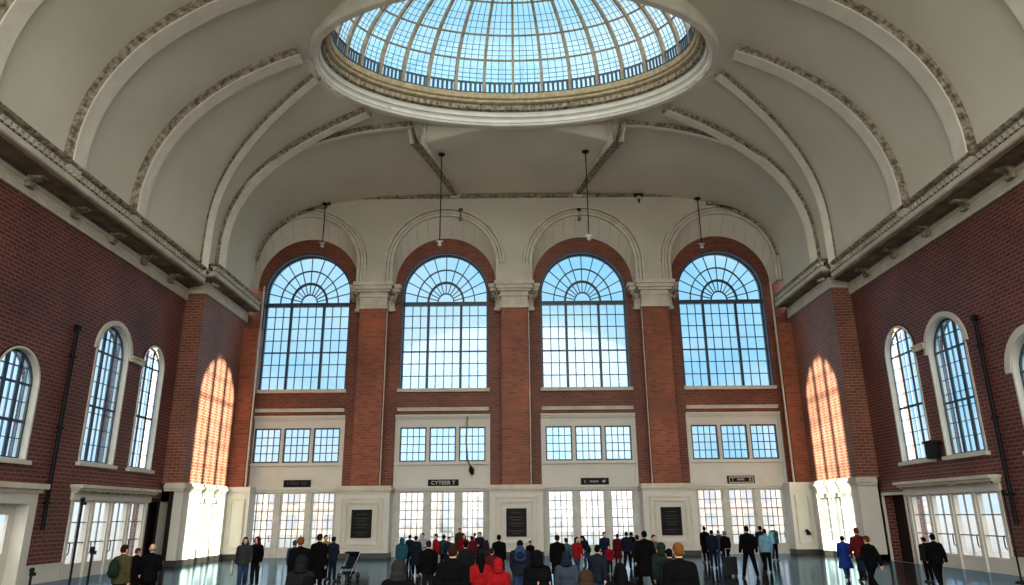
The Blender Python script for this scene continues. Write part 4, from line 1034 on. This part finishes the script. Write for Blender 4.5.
# ------------------------------------------------------------------ signs
def text_obj(body, loc, size, mat, parent, sx=1.0):
    cu = bpy.data.curves.new('lettering', 'FONT'); cu.body = body; cu.size = size; cu.extrude = .012
    cu.align_x = 'CENTER'; cu.align_y = 'CENTER'
    cu.materials.append(M[mat])
    tmp = bpy.data.objects.new('tmp', cu); COL.objects.link(tmp)
    dg = bpy.context.evaluated_depsgraph_get(); dg.update(); me = bpy.data.meshes.new_from_object(tmp.evaluated_get(dg)); me.name = 'lettering'
    bpy.data.objects.remove(tmp)
    o = bpy.data.objects.new('lettering', me); COL.objects.link(o)
    o.parent = parent.children[0]; o.location = Vector(loc)-parent.location; o.rotation_euler = (PI/2, 0, 0); o.scale = (sx, 1, 1)
    return o
def sign(x, z, w, h, label):
    t = empty('wall_sign', (x, YB-.04, z-h/2), label=label, category='sign', group='small black signs over the doors')
    LT = local(t, far(YB))
    b = MB(LT); b.box(x-w/2, x+w/2, z-h/2, z+h/2, .0, .1); b.obj('board', 'black', t)
    return t, LT
t, LT = sign(-14.15, 4.42, 1.72, .5, 'brown black sign over the first doors, its lettering faint')
text_obj('I PERE IER', (-14.15, YB-.115, 4.46), .30, 'faint', t)
b = MB(LT); b.box(-14.95, -13.32, 4.14, 4.2, .0, .16); b.obj('lower_rail', 'soffit', t)
t, LT = sign(-4.85, 4.42, 1.95, .42, 'black sign with pale capital letters over the second doors')
text_obj('CYTEER T', (-4.85, YB-.115, 4.42), .32, 'letter', t, 1.1)
t, LT = sign(4.8, 4.44, 1.78, .42, 'black sign with one thin white bar of lettering over the third doors')
text_obj('I', (4.17, YB-.115, 4.42), .26, 'letter', t); text_obj('TEEEEE', (4.73, YB-.115, 4.42), .15, 'letter', t, 1.25); text_obj('4P', (5.37, YB-.115, 4.42), .25, 'letter', t)
t, LT = sign(14.1, 4.46, 1.72, .5, 'black framed sign with a pale inner border over the fourth doors')
b = MB(LT); b.plate(rect(13.33, 14.87, 4.27, 4.65), [rect(13.37, 14.83, 4.32, 4.6)], .09, .115); b.obj('inner_border', 'letter', t.children[0])
text_obj('T', (13.57, YB-.115, 4.45), .26, 'letter', t); text_obj('EEEEE', (14.07, YB-.115, 4.47), .16, 'letter', t, 1.2); text_obj('B', (14.67, YB-.115, 4.45), .24, 'letter', t)

# ------------------------------------------------------------------ hanging cables, spot lamps
def cable(x, y, z0, z1, label, lamp=True):
    t = empty('pendant_cable', (x, y, z1), label=label, category='hanging cable')
    LT = local(t, world)
    b = MB(LT); b.tube([(x, y, z0), (x+.01, y, (z0+z1)/2), (x, y, z1)], .035, 6); b.obj('cable', 'black', t)
    b = MB(LT); b.lathe([(.01, .1), (.22, .1), (.22, .16), (.01, .2)], 12, (x, y, z0-.2)); b.obj('ceiling_rose', 'black', t)
    if lamp:
        b = MB(LT); b.lathe([(.01, .3), (.04, .29), (.06, .2), (.12, .08), (.14, 0), (.1, -.03), (.01, -.02)], 14, (x, y, z1-.25)); b.obj('lamp_shade', 'steel', t)
        b = MB(LT); b.box(x-.2, x+.2, y-.03, y+.03, z1-.02, z1+.05); b.obj('cross_bar', 'steel', t)
def cz_(x, y): return zc(x, y)
cable(-4.7, 40.5, cz_(-4.7, 40.5)-.05, 18.2, 'thin black cable with a pale lamp in front of the second big arched window')
cable(4.3, 40.5, cz_(4.3, 40.5)-.05, 18.5, 'thin black cable hanging in the third arch recess')
cable(-13.3, 46.0, cz_(-13.3, 46.0)-.05, 20.3, 'black cable with a lamp in the first arch recess from the left')
cable(12.6, 46.0, cz_(12.6, 46.0)-.05, 20.0, 'black cable with a lamp hanging before the fourth big arched window')
def spotlamp(x, z, label):
    t = empty('spot_lamp', (x, YP-.2, z-.5), label=label, category='lamp'); LT = local(t, far(YP))
    b = MB(LT); b.box(x-.3, x+.3, z-.05, z+.08, -.03, .35); b.obj('bracket', 'black', t)
    b = MB(LT); b.tube([(x, z-.1, .15), (x, z-.3, .3)], [.14, .2], 10); b.obj('lamp_head', 'steel', t)
    b = MB(LT); b.tube([(x, z-.55, .25), (x, z-.3, .25)], .07, 8); b.obj('lamp_stem', 'black', t)
spotlamp(8.55, 23.75, 'small pale spot lamp on the moulding between the third and fourth arches')
spotlamp(-13.05, 23.75, 'small dark lamp on the moulding above the first arch')
t = empty('hanging_pulley', (-3.35, YB-.3, 5.0), label='dark rope and pulley dangling beside the sign over the second doors', category='pulley')
LT = local(t, far(YB))
b = MB(LT); b.tube([(-3.35, 8.6, .26), (-3.42, 7.0, .26), (-3.3, 5.8, .26), (-3.1, 5.4, .26)], .045, 6); b.obj('rope', 'soffit', t)
b = MB(LT); b.tube([(-3.1, 5.45, .26), (-3.05, 5.2, .28), (-3.0, 4.9, .26)], [.06, .19, .09], 8); b.obj('pulley_block', 'black', t)
for x, z, lb in ((-3.9, 22.75, 'small dark fitting hanging inside the second arch soffit'), (4.35, 22.7, 'small dark fitting hanging inside the third arch soffit')):
    t = empty('lamp_fitting', (x, YP-.15, z-.6), label=lb, category='lamp'); LT = local(t, far(YP))
    b = MB(LT); b.tube([(x, z, .15), (x, z-.45, .15)], .03, 6); b.obj('stem', 'black', t)
    b = MB(LT); b.tube([(x, z-.4, .15), (x, z-.75, .16)], [.1, .14], 10); b.obj('lamp_head', 'dirtytrim', t)
    b = MB(LT); b.box(x-.15, x+.15, z-.05, z+.12, -.1, .2); b.obj('mount', 'black', t)
# dark strips added as pipes for the shaded recess lines of the side walls
for T, u, z1, z0, lb in ((left, 30.2, 10.3, 2.0, 'black downpipe on the left brick wall between single and paired windows'), (right, 29.5, 10.2, 1.9, 'black downpipe on the right brick wall beside the nearer paired window')):
    t = empty('wall_mounted_pipe', T(u, z0, .1), label=lb, category='pipe'); LT = local(t, T)
    b = MB(LT); b.tube([(u, z0, .1), (u, z1, .1)], .085, 8); b.obj('pipe', 'black', t)
    for z in (3, 6, 9):
        b = MB(LT); b.box(u-.12, u+.12, z, z+.1, .006, .19); b.obj('clip', 'black', t)
    b = MB(LT); b.lathe([(.11, 0), (.13, .2), (.22, .5), (.22, .7), (.05, .72)], 10, T(u, 0, .14)[:2]+(z1-.1,)) if False else b.box(u-.12, u+.12, z1-.1, z1+.15, .006, .2); b.obj('hopper', 'black', t)
t = empty('wall_lantern', right(34.0, 4.7, .2), label='dark box lantern on the right brick wall between the paired windows', category='lantern'); LT = local(t, right)
b = MB(LT); b.box(33.7, 34.3, 4.75, 5.45, .1, .45); b.obj('housing', 'black', t)
b = MB(LT); b.box(33.62, 34.38, 5.45, 5.55, .0, .52); b.obj('lid', 'dark', t)
b = MB(LT); b.box(33.9, 34.1, 4.95, 5.2, -.03, .12); b.obj('bracket', 'black', t)
# stanchions at the left, pole by the right doors
def stanchion(x, y, h, label, base=True):
    t = empty('stanchion', (x, y, 0), label=label, category='post', group='slim dark posts by the side doors'); LT = local(t, world)
    b = MB(LT); b.tube([(x, y, .04), (x, y, h)], .035, 8); b.obj('pole', 'black', t)
    b = MB(LT); b.lathe([(.01, 0), (.2, 0), (.2, .03), (.06, .07), (.01, .08)], 16, (x, y, 0)); b.obj('base', 'black', t)
    b = MB(LT); b.sphere((x, y, h), .075, 10, 7); b.box(x-.05, x+.12, y-.03, y+.03, h-.16, h-.06); b.obj('finial', 'black', t)
stanchion(-13.25, 23.3, 1.55, 'tall thin dark post with round head left of the backpacker')
stanchion(-14.55, 22.6, 1.0, 'short dark post at the far left bottom corner by the white skirting')
stanchion(-13.85, 23.4, 3.0, 'very tall thin dark pole before the left glazed doors')
stanchion(17.5, 27.3, 3.1, 'very tall thin dark pole before the right glazed doors')
# small dark wall lamp and fire extinguisher on the right white base
def ext(T, u, v, label):
    t = empty('wall_lamp', T(u, v-.2, .1), label=label, category='lamp'); LT = local(t, T)
    b = MB(LT); b.box(u-.08, u+.08, v-.1, v+.1, -.02, .08); b.obj('back_plate', 'black', t)
    b = MB(LT); b.tube([(u, v, .05), (u, v+.08, .2), (u, v-.02, .3)], .03, 6); b.obj('arm', 'black', t)
    b = MB(LT); b.tube([(u, v-.22, .3), (u, v, .3)], [.16, .08], 10); b.obj('lamp_head', 'black', t)
ext(lambda u, v, w: (17.45+w*0+(u-17.45), YB-1.05-w, v), 17.5, 1.35, 'small dark lamp low on the white base left of the sunlit right doors')
# suitcase
t = empty('suitcase', (8.35, 31.0, 0), label='dark wheeled suitcase beside the big person with legs apart', category='suitcase'); LT = local(t, world)
b = MB(LT); b.box(8.12, 8.58, 30.86, 31.14, .08, .75); case_ = b.obj('case', 'black', t)
b = MB(LT); b.tube([(8.22, 31.1, .7), (8.22, 31.1, 1.05), (8.48, 31.1, 1.05), (8.48, 31.1, .7)], .015, 6); b.obj('handle', 'steel', case_)
for x in (8.17, 8.53):
    for y in (30.91, 31.09):
        b = MB(LT); b.tube([(x-.02, y, .045), (x+.02, y, .045)], .045, 10); b.obj('wheel', 'black', case_)

# ------------------------------------------------------------------ buildings across the square
def building(x, y, w, h, d, mat, floors, cols, label, face=0):
    t = empty('building', (x, y, -.06), label=label, category='building', group='buildings across the square')
    t.rotation_euler = (0, 0, face)
    loc = world
    b = MB(); b.box(-w/2, w/2, 0, d, 0, h); b.obj('walls', mat, t)
    b = MB(); b.box(-w/2-.4, w/2+.4, -.5, d, h-.5, h); b.box(-w/2-.2, w/2+.2, -.3, d, h*.36-.2, h*.36+.1); b.obj('cornice', mat, t)
    fh = h/floors; cw = w/cols
    b = MB(); b.box(-cw*.28, cw*.28, -.12, .1, fh*.22, fh*.8); me = b.mesh('facade_window', 'shopglass')
    for i in range(cols):
        for j in range(floors):
            o = link(me, 'facade_window', t); o.location = (-w/2+cw*(i+.5), 0, fh*j)
building(-32, 112, 40, 10.5, 12, 'stonea', 3, 14, 'beige stone building seen through the first doors')
building(8, 118, 36, 9.0, 12, 'stonec', 3, 12, 'whitish building seen through the middle doors')
building(44, 110, 34, 9.6, 12, 'stoneb', 3, 12, 'pinkish building seen through the fourth doors')
building(-95, 60, 60, 9, 12, 'stonea', 3, 16, 'beige building seen through the left side doors', PI/2)
building(95, 60, 60, 9, 12, 'stonec', 3, 16, 'pale building seen through the right side doors', -PI/2)

# ------------------------------------------------------------------ daylight
w = bpy.data.worlds.new('daylight'); SC.world = w; w.use_nodes = True
nt = w.node_tree; nt.nodes.clear(); L = nt.links.new
out = N(nt, 'ShaderNodeOutputWorld'); bg = N(nt, 'ShaderNodeBackground'); L(bg.outputs[0], out.inputs[0])
tc = N(nt, 'ShaderNodeTexCoord')
mp = N(nt, 'ShaderNodeMapping'); mp.inputs['Scale'].default_value = (1, 1, 2.2); L(tc.outputs['Generated'], mp.inputs[0])
no = N(nt, 'ShaderNodeTexNoise'); no.inputs['Scale'].default_value = 3.0; no.inputs['Detail'].default_value = 7; L(mp.outputs[0], no.inputs[0])
rp = N(nt, 'ShaderNodeValToRGB'); rp.color_ramp.elements[0].position = .36; rp.color_ramp.elements[1].position = .62
rp.color_ramp.elements[0].color = (.45, .80, 1.0, 1); rp.color_ramp.elements[1].color = (.95, 1.0, 1.02, 1)
L(no.outputs[0], rp.inputs[0])
sx = N(nt, 'ShaderNodeSeparateXYZ'); L(tc.outputs['Generated'], sx.inputs[0])
mr = N(nt, 'ShaderNodeMapRange', interpolation_type='SMOOTHSTEP')   # sky behind the camera is raised as added fill light for the hall
mr.inputs['From Min'].default_value = .25; mr.inputs['From Max'].default_value = -.45
mr.inputs['To Min'].default_value = .95; mr.inputs['To Max'].default_value = BACK
L(sx.outputs[1], mr.inputs[0])
m2 = N(nt, 'ShaderNodeMapRange', interpolation_type='SMOOTHSTEP'); m2.inputs['From Min'].default_value = .3; m2.inputs['From Max'].default_value = -.35
L(sx.outputs[1], m2.inputs[0])
wm = N(nt, 'ShaderNodeMix', data_type='RGBA'); L(m2.outputs[0], wm.inputs[0]); L(rp.outputs[0], wm.inputs[6]); wm.inputs[7].default_value = (1.0, .95, .85, 1)
L(wm.outputs[2], bg.inputs[0]); L(mr.outputs[0], bg.inputs[1])
def spot(loc, target, power, angle, col, size=.12):  # added spots outside opposite side windows, casting the two sun patches
    l = bpy.data.lights.new('low sun', 'SPOT'); l.energy = power; l.color = col; l.spot_size = angle; l.spot_blend = .1; l.shadow_soft_size = size
    o = bpy.data.objects.new('low_sun', l); COL.objects.link(o); o.location = loc
    o.rotation_euler = (Vector(target)-Vector(loc)).to_track_quat('-Z', 'Y').to_euler(); o.scale = (.5, 1, 1)
spot((56.7, 28.5, 11.0), (19.3, 35.9, 8.0), SUNP, .24, (1, .74, .50), .2)
spot((-50, 32.6, 10.7), (-19.3, 37.35, 8.0), SUNP*.8, .28, (1, .76, .53), .2)

# ------------------------------------------------------------------ camera
cam = bpy.data.cameras.new('camera'); cam.sensor_width = 36; cam.lens = 36*720/1024; cam.clip_end = 900
co = bpy.data.objects.new('camera', cam); COL.objects.link(co)
pitch = math.atan(222.5/720)
co.matrix_world = Matrix.Translation((-.37, 0, 2.43)) @ Matrix.Rotation(PI/2+pitch, 4, 'X') @ Matrix.Rotation(-math.radians(.5), 4, 'Z')
SC.camera = co
vs = SC.view_settings; vs.view_transform = 'Standard'; vs.look = 'None'; vs.gamma = 1; vs.use_curve_mapping = False; vs.exposure = EXPO
SC.cycles.use_denoising = True
SC.cycles.max_bounces = 7; SC.cycles.diffuse_bounces = 4; SC.cycles.glossy_bounces = 3; SC.cycles.transparent_max_bounces = 12
SC.cycles.sample_clamp_indirect = 8
